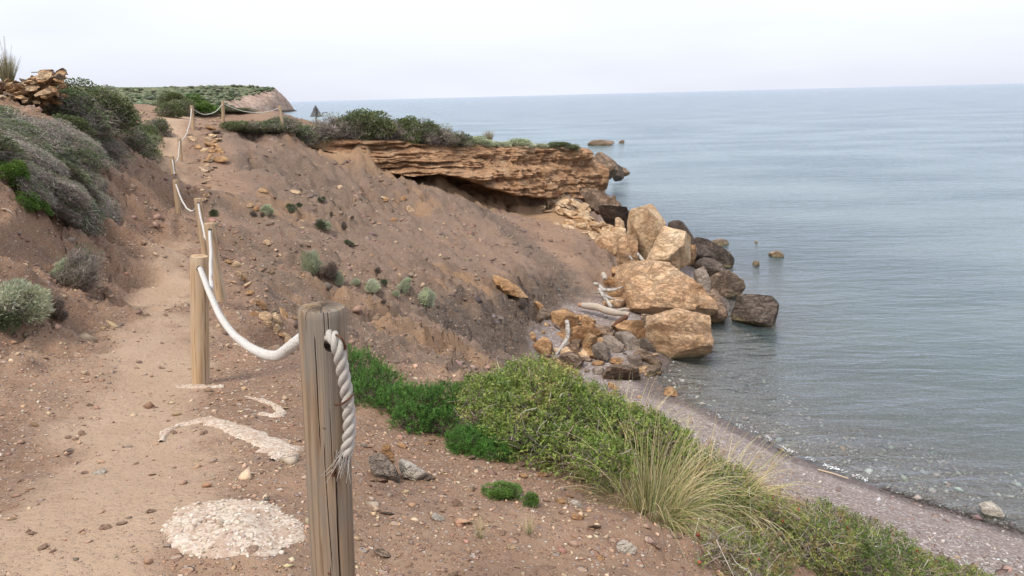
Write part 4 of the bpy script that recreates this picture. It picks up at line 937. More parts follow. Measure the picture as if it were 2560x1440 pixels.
for i in range(10):
    B, T = BASES[i], TOPS[i]; ax = T - B; L = np.linalg.norm(ax)
    if i == 0: hd = math.atan2(-0.78, 0.63)
    else:
        q = HOLES[max(i - 1, 0)] - HOLES[min(i + 1, 9)]; hd = math.atan2(q[1], q[0])
    rot = axis_rot(ax); loc_dir = rot.to_matrix().inverted() @ Vector((math.cos(hd), math.sin(hd), 0)); lhd = math.atan2(loc_dir.y, loc_dir.x)
    if i == 0:
        vd = rot.to_matrix().inverted() @ Vector((0.29, -0.957, 0)); va = math.atan2(vd.y, vd.x)    # side that faces the viewer
        cr = [(va - 0.34, L - 0.42, L - 0.05, 0.024, 0.012, -0.35), (va - 0.10, L - 0.80, L - 0.36, 0.016, 0.010, -0.30), (va + 0.32, L - 1.4, L - 0.40, 0.036, 0.03, -0.12), (va + 0.12, L - 0.55, L - 0.26, 0.014, 0.008, -0.25),
              (va + 0.20, L - 0.12, L + 0.1, 0.02, 0.008, 0.1), (va + 0.02, L - 0.10, L + 0.1, 0.02, 0.008, 0.0), (va - 0.8, L - 0.09, L + 0.1, 0.02, 0.006, 0.0), (va - 0.25, L - 1.3, L - 0.75, 0.014, 0.008, 0.15)]
        me = post_mesh('post', L, PRAD, L - 0.088, lhd, 0.0265, MT_WOLD, 3, cr, 420, 120)
    else:
        cr = [(lhd + 0.5 + k, 0.1 + 0.2 * k, L - 0.1, 0.03, 0.005, 0.1) for k in range(2)]
        me = post_mesh('post', L, PRAD, L - 0.082, lhd, 0.0225, MT_WNEW, 3 + i, cr, 96 if i < 4 else 40, 40 if i < 4 else 14)
    o = obj('fence_post', me, loc=B, rot=rot)
    tag(o, PLAB[i - 1] if i else 'old grey weathered wooden post with cracks in front of the path', 'post', 'rope fence posts')
    posts.append(o)

def catenary(A, Bp, sag, n):
    t = np.linspace(0, 1, n)[:, None]; P = A * (1 - t) + Bp * t
    P[:, 2] -= (sag * 4 * t * (1 - t))[:, 0]; return P + np.linspace(0, 1, n)[:, None] * np.linspace(1, 0, n)[:, None] * 0.10 * np.stack([perlin(P * 1.7 + 3), perlin(P * 1.7 + 8), perlin(P * 1.7 + 13)], 1)
def through_post(i, j, n=5):
    """short run inside the hole of post i on the way to post j"""
    d = HOLES[j] - HOLES[i]; d[2] = 0; return d / np.linalg.norm(d)
def rope_mesh(name, P, R, mat, pitch=0.16, sides=9, sub=None):
    """three twisted strands along a polyline"""
    P = np.asarray(P, float); seg = np.linalg.norm(np.diff(P, axis=0), axis=1); s = np.concatenate([[0], np.cumsum(seg)])
    n = max(8, int(s[-1] / (sub or 0.012))); q = np.linspace(0, s[-1], n)
    C = np.stack([np.interp(q, s, P[:, k]) for k in range(3)], 1)
    for _ in range(3): C[1:-1] = (C[:-2] + 2 * C[1:-1] + C[2:]) / 4
    t = np.gradient(C, axis=0); t /= np.linalg.norm(t, axis=1)[:, None]
    N = np.zeros_like(C); up = np.array([0, 0, 1.0]) if abs(t[0, 2]) < .9 else np.array([1., 0, 0]); v = up - t[0] * (up @ t[0]); N[0] = v / np.linalg.norm(v)
    for i in range(1, n):
        v = N[i - 1] - t[i] * (N[i - 1] @ t[i]); N[i] = v / np.linalg.norm(v)
    Bn = np.cross(t, N); mb = MB()
    for k in range(3):
        ph = q / pitch * 2 * math.pi + k * 2 * math.pi / 3
        cc = C + (np.cos(ph)[:, None] * N + np.sin(ph)[:, None] * Bn) * R * 0.56
        mb.tube(cc, R * 0.51, sides)
    return mb.mesh(name, mat)
rope = empty('rope', HOLES[0])
tag(rope, 'thick white twisted rope threaded through the wooden posts along the path', 'rope')
SAG = [None, 0.42, 0.40, 0.36, 0.36, 0.36, 0.34, 0.34, 0.36, 0.30, 0.22]
inv = rope.location.copy()
for i in range(1, 10):
    A, Bq = HOLES[i].copy(), HOLES[i - 1].copy()
    P = catenary(A, Bq, SAG[i], 60)
    if i == 1:   # leaves the hole of the second post level, then sags
        d = Bq - A; d[2] = 0; d /= np.linalg.norm(d); A2 = A + d * 0.075 + np.array([0, 0, -0.004]); B2 = Bq - d * 0.06 + np.array([0, 0, 0.02])
        P = np.vstack([[A], catenary(A2, B2, 0.30, 80), [Bq]])
    me = rope_mesh('rope_span', P - np.array(inv), 0.0195, MT_RWHITE, 0.105, 8 if i < 3 else 5, 0.012 if i < 3 else 0.03)
    obj('rope_span', me, rope)
# the grey end that hangs down the old post
ax1 = (TOPS[0] - BASES[0]) / np.linalg.norm(TOPS[0] - BASES[0])
HP = [(830,838,1.905),(838,850,1.885),(846,872,1.88),(853,905,1.885),(860,945,1.89),(867,985,1.895),(872,1030,1.90),(874,1075,1.90),(870,1110,1.90),(866,1135,1.90)]
Pend = np.vstack([[HOLES[0]], [at(np.array(float(a)), np.array(float(b)), np.array(c)) for a, b, c in HP]])
obj('rope_end', rope_mesh('rope_end', Pend - np.array(inv), 0.0175, MT_RGREY, 0.10, 10, 0.006), rope)
mb = MB(); rng = np.random.default_rng(4); tip = Pend[-1] - np.array(inv)
for k in range(90):
    o0 = rng.normal(0, 0.008, 3) * np.array([1, 1, .3]); ln = rng.uniform(0.025, 0.085)
    dd = np.array([rng.normal(-0.25, 0.3), rng.normal(0, 0.2), -1.0]); 
    p0 = tip + o0 + np.array([0, 0, 0.012]); mb.tube([p0, p0 + dd * ln * .5 + rng.normal(0, .003, 3), p0 + dd * ln + rng.normal(0, .006, 3)], [0.0013, 0.001, 0.0005], 3, caps=False)
obj('frayed_strands', mb.mesh('frayed_strands', MT_RGREY), rope)

# nails and wire on the old post
def nail(px, Y, name, lab=None):
    mb = MB(); pts = np.array([at(np.array(float(a)), np.array(float(b)), np.array(float(c))) for a, b, c in px]); loc = np.array(posts[0].matrix_basis.inverted() @ Matrix.Identity(4))
    M = np.array(posts[0].matrix_basis.inverted()); pts = pts @ M[:3, :3].T + M[:3, 3]
    s = np.linspace(0, len(pts) - 1, 24); pts = np.stack([np.interp(s, np.arange(len(pts)), pts[:, k]) for k in range(3)], 1)
    for _ in range(5): pts[1:-1] = (pts[:-2] + 2 * pts[1:-1] + pts[2:]) / 4
    mb.tube(pts, Y, 8); return mb, pts
mb, pts = nail([(832,838,1.90),(845,838,1.872),(856,848,1.868),(862,862,1.875),(864,868,1.885)], 0.0034, 'nail'); nl = obj('nail', mb.mesh('nail', mt_rust), posts[0]); mb = MB(); mb.tube([pts[-1], pts[-1] + np.array([0.0, 0.004, -0.001])], 0.007, 10); obj('nail_head', mb.mesh('nail_head', mt_rust), nl)
mb, pts = nail([(838,1012,1.912),(848,1012,1.895),(862,1006,1.868),(878,992,1.862),(884,985,1.895)], 0.0028, 'wire'); obj('staple', mb.mesh('staple', mt_rust), posts[0])
mb, pts = nail([(834,1186,1.895),(840,1160,1.892),(846,1142,1.905)], 0.0036, 'nail'); nl = obj('nail', mb.mesh('nail', mt_rust), posts[0]); mb = MB(); mb.tube([pts[0], pts[0] + (pts[0] - pts[2]) * .6], 0.0075, 10); obj('nail_head', mb.mesh('nail_head', mt_rust), nl)
mb, pts = nail([(811,1069,1.906),(811,1069,1.914)], 0.0045, 'nail'); obj('nail', mb.mesh('nail', mt_rust), posts[0])
mb, pts = nail([(823,1433,1.903),(823,1433,1.914)], 0.005, 'nail'); obj('nail', mb.mesh('nail', mt_rust), posts[0])

# ================================================================== ROAD SIGN seen from behind, beyond the shrubs
ps = at(np.array(792.), np.array(305.), np.array(39.0)); gz = ground_z(ps[0], ps[1]); 
mt_zinc, nt = new_mat('galvanised_steel'); finish(nt, ramp(nt, noise_t(nt, obj_co(nt), 9, 4), [(0.3, (0.14, 0.145, 0.15)), (0.7, (0.22, 0.225, 0.23))]), 0.6, None, 0.3)
mt_pole, nt = new_mat('dull_pole'); finish(nt, ramp(nt, noise_t(nt, obj_co(nt), 12, 4), [(0.3, (0.09, 0.09, 0.085)), (0.7, (0.14, 0.14, 0.13))]), 0.6, None, 0.3)
tp = at(np.array(789.), np.array(262.), np.array(39.0)); 
sg = empty('road_sign', (ps[0], ps[1], gz)); tag(sg, 'triangular road sign seen from behind above the clifftop shrubs', 'sign')
Hs = tp[2] - gz; w_ = 0.335
bm = bmesh.new(); tri = [(-w_, 0, Hs - 0.60), (w_, 0, Hs - 0.60), (0, 0, Hs)]
# rounded triangle
vs_ = []
for k in range(3):
    a_, b_, c_ = np.array(tri[k - 1]), np.array(tri[k]), np.array(tri[(k + 1) % 3])
    for t_ in np.linspace(0, 1, 5):
        p0 = b_ + (a_ - b_) * 0.09; p1 = b_ + (c_ - b_) * 0.09
        q = (1 - t_) ** 2 * p0 + 2 * t_ * (1 - t_) * b_ + t_ ** 2 * p1; vs_.append(bm.verts.new(tuple(q)))
f_ = bm.faces.new(vs_); r_ = bmesh.ops.extrude_face_region(bm, geom=[f_]); bmesh.ops.translate(bm, vec=(0, 0.02, 0), verts=[v for v in r_['geom'] if isinstance(v, bmesh.types.BMVert)])
bmesh.ops.recalc_face_normals(bm, faces=bm.faces)
pm = bpy.data.meshes.new('sign_plate'); bm.to_mesh(pm); bm.free(); pm.materials.append(mt_zinc); obj('sign_plate', pm, sg)
mb = MB(); mb.tube([(0, -0.05, -0.2), (0.01, -0.05, Hs - 0.04)], 0.036, 12); pl_ = obj('pole', mb.mesh('pole', mt_pole), sg)
for zz in (Hs - 0.17, Hs - 0.57):
    mb = MB(); mb.tube([(-0.12, -0.03, zz), (-0.05, -0.095, zz), (0.05, -0.095, zz), (0.12, -0.03, zz)], 0.014, 6); obj('clamp', mb.mesh('clamp', mt_zinc), pl_)
# ================================================================== PLANTS
def leaf_mat(name, rough=0.6, transl=0.25, jitter=0.0):
    mt, nt = new_mat(name); c = attr(nt, 'Col', 'Color')
    b = nd(nt, 'ShaderNodeBsdfPrincipled', Roughness=rough); nt.links.new(c, b.inputs['Base Color']); b.inputs['Specular IOR Level'].default_value = 0.3
    t = nd(nt, 'ShaderNodeBsdfTranslucent'); nt.links.new(c, t.inputs['Color'])
    m_ = nd(nt, 'ShaderNodeMixShader'); m_.inputs[0].default_value = transl
    nt.links.new(b.outputs[0], m_.inputs[1]); nt.links.new(t.outputs[0], m_.inputs[2])
    o = nt.nodes.new('ShaderNodeOutputMaterial'); nt.links.new(m_.outputs[0], o.inputs['Surface']); return mt
MT_LEAF = leaf_mat('leaves'); MT_TWIG = leaf_mat('twigs', 0.9, 0.0); MT_GRASS = leaf_mat('grass_blades', 0.7, 0.2)

def unit(v): return v / (np.linalg.norm(v, axis=-1, keepdims=True) + 1e-9)
def palette(rng, cols, n, jit=0.18):
    cols = np.array(cols, float); w = rng.integers(0, len(cols), n)
    return np.clip(cols[w] * (1 + rng.normal(0, jit, (n, 1))) * (1 + rng.normal(0, 0.05, (n, 3))), 0.004, 0.95)
def leaves_arr(P, D, L, W, C, rng):
    """diamond leaves at P along D"""
    n = len(P); D = unit(D); S = unit(np.cross(D, rng.normal(size=(n, 3))))
    L = np.broadcast_to(np.asarray(L, float), (n,))[:, None]; W = np.broadcast_to(np.asarray(W, float), (n,))[:, None]
    up = np.cross(S, D)
    V = np.stack([P, P + D * L * 0.5 + S * W * 0.5 + up * W * .12, P + D * L, P + D * L * 0.5 - S * W * 0.5 + up * W * .12], 1).reshape(-1, 3)
    i = np.arange(n)[:, None] * 4
    F = np.concatenate([i + np.array([0, 1, 2]), i + np.array([0, 2, 3])])
    return V, F, np.repeat(C, 4, 0)
def twig_arr(P0, P1, P2_, r0, r1, C):
    """thin three-sided twigs bent through a middle point"""
    n = len(P0); pts = np.stack([P0, P1, P2_], 1); t = unit(P2_ - P0)
    a = unit(np.cross(t, np.array([0.31, 0.77, 0.55]))); b = np.cross(t, a)
    r = np.stack([np.broadcast_to(r0, (n,)), (np.broadcast_to(r0, (n,)) + np.broadcast_to(r1, (n,))) / 2, np.broadcast_to(r1, (n,))], 1)
    V = []
    for k in range(3):
        an = k * 2.0944
        V.append(pts + r[..., None] * (math.cos(an) * a[:, None] + math.sin(an) * b[:, None]))
    V = np.stack(V, 2).reshape(-1, 3)          # n,3(point),3(side)
    i = np.arange(n)[:, None] * 9; F = []
    for s in range(2):
        for k in range(3):
            k2 = (k + 1) % 3
            F.append(i + np.array([s * 3 + k, s * 3 + k2, s * 3 + 3 + k2, s * 3 + 3 + k]))
    return V, np.concatenate(F), np.repeat(C, 9, 0)
def lumps_pts(rng, n, nl, flat=1.0, shell=0.55, base=0.0, spread=0.36, rl=(0.13, 0.24)):
    """points in a lumpy dome inside the unit box (x,y in +-.5, z 0..1), plus outward directions"""
    c = []
    while len(c) < nl:
        q = rng.uniform(-1, 1, 3); q[2] = abs(q[2])
        if q @ q < 1: c.append(q)
    c = np.array(c); c = unit(c) * (np.linalg.norm(c, axis=1)[:, None] ** 0.35)
    r = rng.uniform(rl[0], rl[1], nl)
    cen = np.stack([c[:, 0] * spread, c[:, 1] * spread, base + 0.12 + c[:, 2] * 0.62 * flat], 1)
    k = rng.choice(nl, n, p=r ** 2 / (r ** 2).sum()); d = unit(rng.normal(size=(n, 3)) + np.array([0, 0, 0.25]))
    rad = r[k] * (shell + (1 - shell) * rng.random(n) ** 0.5) * 1.0
    P = cen[k] + d * rad[:, None] * np.array([1, 1, 1.15])
    P[:, 2] = np.abs(P[:, 2])
    return P, d, k
def bush_meshes(seed, n_leaf, n_twig, leafL, leafW, lcols, tcols, nl=22, shell=0.5, twr=0.006, up=0.3, green_top=0.0, twig_out=1.04, rl=(0.13, 0.24), flat=1.0):
    rng = np.random.default_rng(seed)
    P, d, k = lumps_pts(rng, n_leaf, nl, flat, shell, rl=rl)
    if green_top:
        keep = rng.random(n_leaf) < np.clip((P[:, 2] - 0.05) * green_top + 0.12, 0.08, 1) 
        P, d, k = P[keep], d[keep], k[keep]
    lump_c = palette(rng, lcols, nl, 0.12); C = lump_c[k] * 0.55 + palette(rng, lcols, len(P), 0.22) * 0.45
    D = unit(d + rng.normal(0, 0.6, (len(P), 3)) + np.array([0, 0, up]))
    V, F, CC = leaves_arr(P, D, leafL * rng.uniform(0.6, 1.3, len(P)), leafW * rng.uniform(0.7, 1.3, len(P)), C, rng)
    lm = mkmesh('foliage', V, F, CC, smooth=False, mat=MT_LEAF)
    P, d, k = lumps_pts(rng, n_twig, nl, flat, 0.75, rl=rl)
    P0 = np.stack([P[:, 0] * 0.35 + rng.normal(0, 0.05, n_twig), P[:, 1] * 0.35 + rng.normal(0, 0.05, n_twig), np.maximum(0, P[:, 2] * 0.30)], 1)
    st = rng.random(n_twig) < 0.65
    P0[st] = P[st] - d[st] * rng.uniform(0.08, 0.22, (st.sum(), 1)) + rng.normal(0, 0.04, (st.sum(), 3))
    P0[:, 2] = np.maximum(P0[:, 2], 0)
    E = P0 + (P - P0) * twig_out
    M_ = (P0 + E) / 2 + rng.normal(0, 0.035, (n_twig, 3))
    V, F, CC = twig_arr(P0, M_, E, twr * rng.uniform(0.7, 1.5, n_twig), twr * 0.35, palette(rng, tcols, n_twig, 0.2))
    tm = mkmesh('branches', V, F, CC, smooth=False, mat=MT_TWIG)
    return lm, tm
G_DARK = [(0.085, 0.115, 0.055), (0.105, 0.135, 0.065), (0.072, 0.098, 0.05), (0.13, 0.145, 0.08)]
G_OLIVE = [(0.15, 0.17, 0.072), (0.12, 0.15, 0.062), (0.185, 0.195, 0.09), (0.10, 0.125, 0.055)]
G_GREYG = [(0.26, 0.285, 0.175), (0.32, 0.335, 0.22), (0.22, 0.245, 0.145), (0.37, 0.375, 0.26)]
G_BRIGHT = [(0.085, 0.165, 0.028), (0.115, 0.20, 0.035), (0.065, 0.13, 0.026), (0.14, 0.225, 0.05)]
T_GREY = [(0.27, 0.225, 0.195), (0.36, 0.305, 0.265), (0.20, 0.165, 0.14), (0.44, 0.38, 0.335)]
T_BROWN = [(0.16, 0.115, 0.088), (0.22, 0.165, 0.13), (0.12, 0.088, 0.07)]
PROTO = {}
def proto(kind, v):
    key = (kind, v)
    if key not in PROTO:
        sd = 500 + 31 * v + sum(ord(ch) for ch in kind)
        PROTO[key] = {
            'scrub':   lambda: bush_meshes(sd, 5200, 1500, 0.050, 0.026, G_DARK + G_OLIVE, T_GREY, 26, 0.55, 0.0045, 0.35, 1.3),
            'dry':     lambda: bush_meshes(sd, 2000, 2600, 0.045, 0.020, G_DARK + G_GREYG, T_GREY, 24, 0.6, 0.0045, 0.35, 1.1),
            'green':   lambda: bush_meshes(sd, 6500, 600, 0.050, 0.026, G_OLIVE + [(0.10, 0.135, 0.04)], T_GREY, 26, 0.6, 0.0045, 0.4),
            'bright':  lambda: bush_meshes(sd, 4200, 200, 0.085, 0.030, G_BRIGHT, T_BROWN, 16, 0.6, 0.006, 0.7),
            'cushion': lambda: bush_meshes(sd, 4200, 160, 0.115, 0.026, [(0.40, 0.44, 0.29), (0.47, 0.49, 0.34), (0.34, 0.38, 0.24), (0.52, 0.53, 0.39)], T_GREY, 16, 0.5, 0.007, 1.0),
            'dark':    lambda: bush_meshes(sd, 4200, 260, 0.09, 0.022, G_DARK, T_GREY, 14, 0.5, 0.007, 0.9),
            'ball':    lambda: bush_meshes(sd, 500, 1700, 0.06, 0.018, [(0.20, 0.17, 0.14)], T_BROWN + T_GREY[:1], 14, 0.6, 0.006, 0.5),
        }[kind]()
    return PROTO[key]
_bcount = [0]
def bush(kind, px, py, wpx, hpx, label, Y=None, group=None, cat='shrub', v=None, deep=1.0, sink=0.06, name='shrub', spin=None, lean=0.7):
    """a shrub whose foot stands on the ground at distance Y (or at the spot of ground seen at the pixel)"""
    _bcount[0] += 1; k = _bcount[0]
    if Y is None: p = hit(px, py)
    else:
        q = at(np.array(float(px)), np.array(float(py)), np.array(float(Y))); p = np.array([q[0], q[1], ground_z(q[0], q[1])])
    s = p[1] / FOC * 1.02; w = wpx * s / 0.92; h = hpx * s / 0.92
    lm, tm = proto(kind, (k % 2) if v is None else v)
    gn = ground_n(p[0], p[1], 0.4) if p[1] < 30 else np.array([0, 0, 1.0]); gn = gn * np.array([lean, lean, 1.0])
    e = empty(name, (p[0], p[1], p[2] - h * sink), align_rot(gn, (k * 1.7 % 6.28) if spin is None else spin), (w, w * deep, h))
    obj('foliage', lm, e); obj('branches', tm, e)
    tag(e, label, cat, group); return e

# --- clifftop shrubs
RIDGE = [(600,326,90,22,31.8,'green'),(650,334,110,27,32.6,'scrub'),(705,345,110,36,33.6,'scrub'),(765,352,110,46,34.6,'scrub'),(690,320,90,10,36,'green'),(745,322,90,15,37,'green'),(825,352,110,58,35.3,'dry'),(880,354,100,62,36.0,'scrub'),(925,352,110,66,36.6,'green'),(968,358,70,52,37.0,'dry'),
         (1020,360,80,56,37.6,'green'),(1062,362,90,54,38.2,'scrub'),(1105,366,90,44,38.8,'dry'),(1145,372,80,36,39.4,'scrub'),(800,330,120,20,38,'green'),(870,325,90,36,39,'green')]
nm_r = ['low olive shrub, first seaward of the crest posts','dark shrub on the slope rim seaward of the crest posts','dark shrub below the tilted post','dark shrub at the left end of the sandstone cliff','green shrub around the foot of the tilted post','green shrub left of the road sign',
        'grey twiggy shrub over the left part of the cliff','dark shrub over the cliff right of the road sign','tallest green shrub on the clifftop','grey twiggy shrub between the two clifftop mounds','rounded green shrub, left side of the second clifftop mound','dark shrub at the top of the second clifftop mound','grey twiggy shrub on the falling side of the clifftop mound','last dark shrub before the low clifftop cushions','green shrub in front of the sign pole','green shrub behind the clifftop row']
for (x, y, w, h, Y, kd), lb in zip(RIDGE, nm_r):
    b_ = bush(kd, x, y, w * 1.15, h * 1.2, lb, Y, 'clifftop shrubs', deep=0.9)
    if x > 765 and y > 340: b_.location.z = max(b_.location.z, float(np.interp(x, _ip(0)[:300], top[:300, 2])) - 0.12)
for i, (x, y, w, h) in enumerate([(1198,366,56,24),(1248,368,46,13),(1296,369,60,20),(1345,370,40,11),(1390,372,60,17),(1434,373,40,12)]):
    q = at(np.array(float(x)), np.array(float(y)), np.array(40.5 + i * 1.05)); top_i = int(np.argmin(np.abs(_ip(0) - x))); zc = top[top_i, 2]
    b_ = bush('cushion' if i < 4 else 'green', x, y, w, h, 'low grey-green cushion plant on the flat clifftop' if i < 4 else 'low green plant near the bare end of the clifftop', 40.6 + i * 1.0, 'clifftop cushions', 'plant', deep=1.3, name='cushion_plant')
    b_.location.z = zc + 0.02
# --- bank at the left: upper band
UP = [(178,262,120,95,17.4,'scrub'),(222,270,130,98,18.2,'green'),(262,285,120,95,19.2,'dry'),(300,288,110,84,20.8,'scrub'),(325,290,90,70,23.2,'scrub'),(352,292,76,58,26.0,'green'),(385,294,66,50,29.0,'scrub'),(425,292,60,42,33.5,'green'),
      (195,290,110,60,16.6,'dry'),(245,300,100,56,17.8,'dry'),(150,285,90,50,15.6,'green'),(320,275,120,50,24,'green')]
nm_u = ['dark scrub right beside the tumbled wall','highest green scrub on the bank skyline','grey twiggy scrub below the skyline of the bank','dark scrub in the middle of the bank top','dark scrub where the bank top starts to drop','olive scrub on the dropping bank skyline','dark scrub near the path crest','green scrub touching the path crest',
        'grey twiggy scrub hanging below the tumbled wall','grey twiggy scrub over the bare roots','small green scrub at the foot of the tumbled wall','green scrub on the far side of the bank top']
for (x, y, w, h, Y, kd), lb in zip(UP, nm_u): bush(kd, x, y, w * (1.3 if x < 300 else 1.05), h * 0.95, lb, Y, 'scrub on top of the bank', lean=0.25)
LOW = [(20,345,150,85,11.4,'dry'),(95,350,150,90,12.2,'scrub'),(150,372,140,85,12.6,'dry'),(205,400,110,80,13.4,'dry'),(30,440,150,130,9.6,'dry'),(105,455,150,115,10.2,'dry'),(165,480,120,95,10.8,'scrub'),(210,510,80,100,11.4,'dry'),(-60,420,160,120,9.4,'scrub'),(130,520,110,70,10.0,'dry'),(60,320,120,60,13.4,'scrub'),(215,425,80,70,14.2,'scrub')]
nm_l = ['grey twiggy scrub at the left edge above the bright green leaves','dark scrub in the middle of the lower bank','dry twiggy scrub above the bank hollow','dry twiggy scrub at the lip of the bank','dry grey scrub around the bright green leaves','dry grey scrub covering the lower bank','dark scrub near the bank edge','dead twiggy scrub hanging over the path side','dark scrub cut by the left edge','dry grey scrub above the bare bank foot','dark scrub just below the tumbled wall','small dark scrub on the bank lip over the path']
for (x, y, w, h, Y, kd), lb in zip(LOW, nm_l): bush(kd, x, y, w * 1.35, h * 0.56, lb, Y, 'scrub on the lower bank')
for kd, x, y, w, h, lb in [('dry',25,392,130,46,'low grey scrub mat above the bright green plant'),('dry',95,410,130,46,'low grey scrub mat in the middle of the lower bank'),('scrub',165,425,110,46,'low dark scrub mat near the bank lip'),('dry',140,350,120,44,'grey scrub mat under the fallen wall stones'),('dry',205,372,90,42,'grey scrub mat at the edge above the bank hollow'),('dry',228,480,60,60,'dead twiggy mat hanging down the path side'),('scrub',15,312,110,40,'dark scrub mat at the left edge below the wall'),('dry',75,325,110,40,'grey scrub mat below the wall'),('dry',60,470,120,50,'dry scrub mat beside the bright green plants'),('dry',180,500,90,50,'dry scrub mat lowest on the bank')]:
    bush(kd, x, y, w * 1.2, h * 0.75, lb, None, 'scrub on the lower bank')
for x, y, w, h, lb in [(15,452,70,60,'bright green leafy plant in the dry scrub at the left edge'),(62,512,70,34,'bright green patch below the dry scrub'),(100,528,50,26,'small bright green sprig beside the green patch')]:
    bush('bright', x, y, w, h, lb, None, 'bright green plants on the bank', 'plant', name='green_plant')
bush('dry', 178, 715, 105, 115, 'grey-green shrub on the bank beside the path', None, None)
bush('cushion', 150, 700, 60, 75, 'pale grey-green tuft against the grey shrub beside the path', None, None, 'plant', name='cushion_plant')
bush('cushion', 30, 790, 130, 100, 'large pale green cushion shrub at the left edge', None, None, name='cushion_shrub')
bush('cushion', 78, 788, 70, 60, 'smaller pale green cushion beside the large one', None, None, name='cushion_shrub')
bush('dark', 8, 812, 78, 78, 'dark green round cushion in the left corner of the bank', None, None, name='cushion_shrub')
bush('ball', 128, 790, 66, 62, 'brown dry ball of twigs next to the green cushions', None, None)
# --- green hill beyond the crest
for i, (x, y, w, h, Y) in enumerate([(455,288,76,42,36),(508,298,84,30,37),(560,306,80,20,38.5),(432,282,80,40,40),(490,292,80,34,41),(612,311,70,12,39)]):
    bush('bright' if i in (1, 4) else 'green', x, y, w, h, ['olive bush just behind the crest post','bright green bush under the sagging crest rope','green bush behind the upright crest post','dim green bush farthest up the hill behind the crest','bright green bush higher behind the crest rope','low olive bush seaward of the crest hill'][i], Y, 'bushes on the hill behind the crest', deep=0.9)
# --- small plants on the scree
SM = [('cushion',782,676,46,62,'largest pale green plant on the scree slope'),('ball',814,690,50,52,'brown dead shrub beside the largest pale green plant'),('cushion',841,703,34,28,'pale green cushion below the brown dead shrub'),('cushion',890,712,24,16,'small pale cushion in the row on the scree'),('cushion',931,722,42,20,'flat pale green cushion in the row on the scree'),
      ('cushion',1000,728,26,42,'upright pale plant on the scree slope'),('cushion',1058,764,42,46,'pale green plant lowest on the scree slope'),('cushion',987,744,18,16,'tiny pale cushion below the upright plant'),('ball',942,688,22,20,'grey dry tuft above the pale cushions'),('dark',957,712,18,18,'dark tuft beside the flat pale cushion'),
      ('dark',804,504,20,14,'dark green tuft highest on the bare slope'),('dark',727,526,28,18,'dark green tuft right of the orange stones'),('dark',746,518,15,13,'small dark tuft beside the other dark tuft'),('cushion',667,538,30,26,'grey-green tuft among the orange stones'),('ball',634,543,20,18,'grey dry tuft left of the orange stones'),('ball',657,543,16,14,'small grey dry tuft under the orange stones'),
      ('dark',800,568,34,24,'dark tuft in the middle of the scree'),('cushion',816,574,22,18,'pale tuft touching the dark one mid scree'),('ball',860,572,20,18,'grey round tuft on the middle scree'),('dark',870,612,22,14,'flat dark green tuft below the grey round one'),('dark',533,541,22,22,'dark tuft by the crumbled edging stones'),('ball',957,763,14,16,'small brown tuft under the pale cushions'),('ball',827,540,12,12,'tiny grey tuft on the upper scree'),('ball',1300,768,30,26,'dark dry tuft beside the long orange slab'),('ball',880,548,10,10,'tiny grey tuft right of the upper scree stones')]
for kd, x, y, w, h, lb in SM: bush(kd, x, y, w, h, lb, None, 'small plants on the scree', 'plant', name='scree_plant')
bush('bright', 1255, 1240, 110, 36, 'fresh green ground plant in the gravel', None, None, 'plant', name='green_plant'); bush('bright', 1325, 1262, 56, 34, 'small fresh green plant next to the ground plant', None, None, 'plant', name='green_plant')

# --- the big bushes close by, each its own mesh
def sprig_bush(name, blobs, n_sprig, seed, cols, needle=(0.016, 0.0032), per=26, slen=0.055, label='', twigs=500):
    """needle-leaved bush: upright sprigs on the surface of several blobs (world centre, radii)"""
    rng = np.random.default_rng(seed); P = []; Dd = []; root = np.array(blobs[0][0]); vol = np.array([b[1][0] * b[1][1] + b[1][0] * b[1][2] for b in blobs])
    kk = rng.choice(len(blobs), n_sprig, p=vol / vol.sum()); d = unit(rng.normal(size=(n_sprig, 3)) + np.array([0, 0, 0.35]))
    cen = np.array([b[0] for b in blobs])[kk]; rad = np.array([b[1] for b in blobs])[kk]
    bumpy = 1 + 0.22 * fbm(d * 2.2 + kk[:, None] * 3.1, 3)
    P = cen + d * rad * (bumpy * rng.uniform(0.72, 1.0, n_sprig))[:, None]
    g = ground_z(P[:, 0], P[:, 1]); ok = P[:, 2] > g - 0.02; P, d = P[ok], d[ok]; n = len(P)
    sd = unit(d * 0.7 + np.array([0, 0, 0.75]) + rng.normal(0, 0.28, (n, 3)))
    sl = slen * rng.uniform(0.6, 1.35, n); t = rng.random((n, per))
    base = P[:, None] + sd[:, None] * (t * sl[:, None])[..., None]
    nd_ = unit(sd[:, None] * 0.75 + unit(rng.normal(size=(n, per, 3))) * 0.8)
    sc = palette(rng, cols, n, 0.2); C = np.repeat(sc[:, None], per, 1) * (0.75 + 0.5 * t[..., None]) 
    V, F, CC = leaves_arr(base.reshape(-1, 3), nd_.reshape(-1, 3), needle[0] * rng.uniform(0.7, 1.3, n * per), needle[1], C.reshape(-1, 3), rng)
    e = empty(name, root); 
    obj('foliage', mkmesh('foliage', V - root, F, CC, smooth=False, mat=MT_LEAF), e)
    P0 = cen[ok] + rng.normal(0, 0.04, (n, 3)); P0[:, 2] = np.minimum(P0[:, 2], cen[ok][:, 2] - 0.25 * rad[ok][:, 2]); sel = rng.choice(n, min(twigs, n), replace=False)
    V, F, CC = twig_arr(P0[sel], (P0[sel] + P[sel]) / 2 + rng.normal(0, .02, (len(sel), 3)), P[sel], 0.004, 0.0015, palette(rng, T_BROWN, len(sel)))
    obj('branches', mkmesh('branches', V - root, F, CC, smooth=False, mat=MT_TWIG), e)
    tag(e, label, 'bush'); return e
def blob(px, py, Y, rx, rz, ry=None):
    c = at(np.array(float(px)), np.array(float(py)), np.array(float(Y))); s = Y / FOC
    return (c, (rx * s, (ry or rx) * s, rz * s))
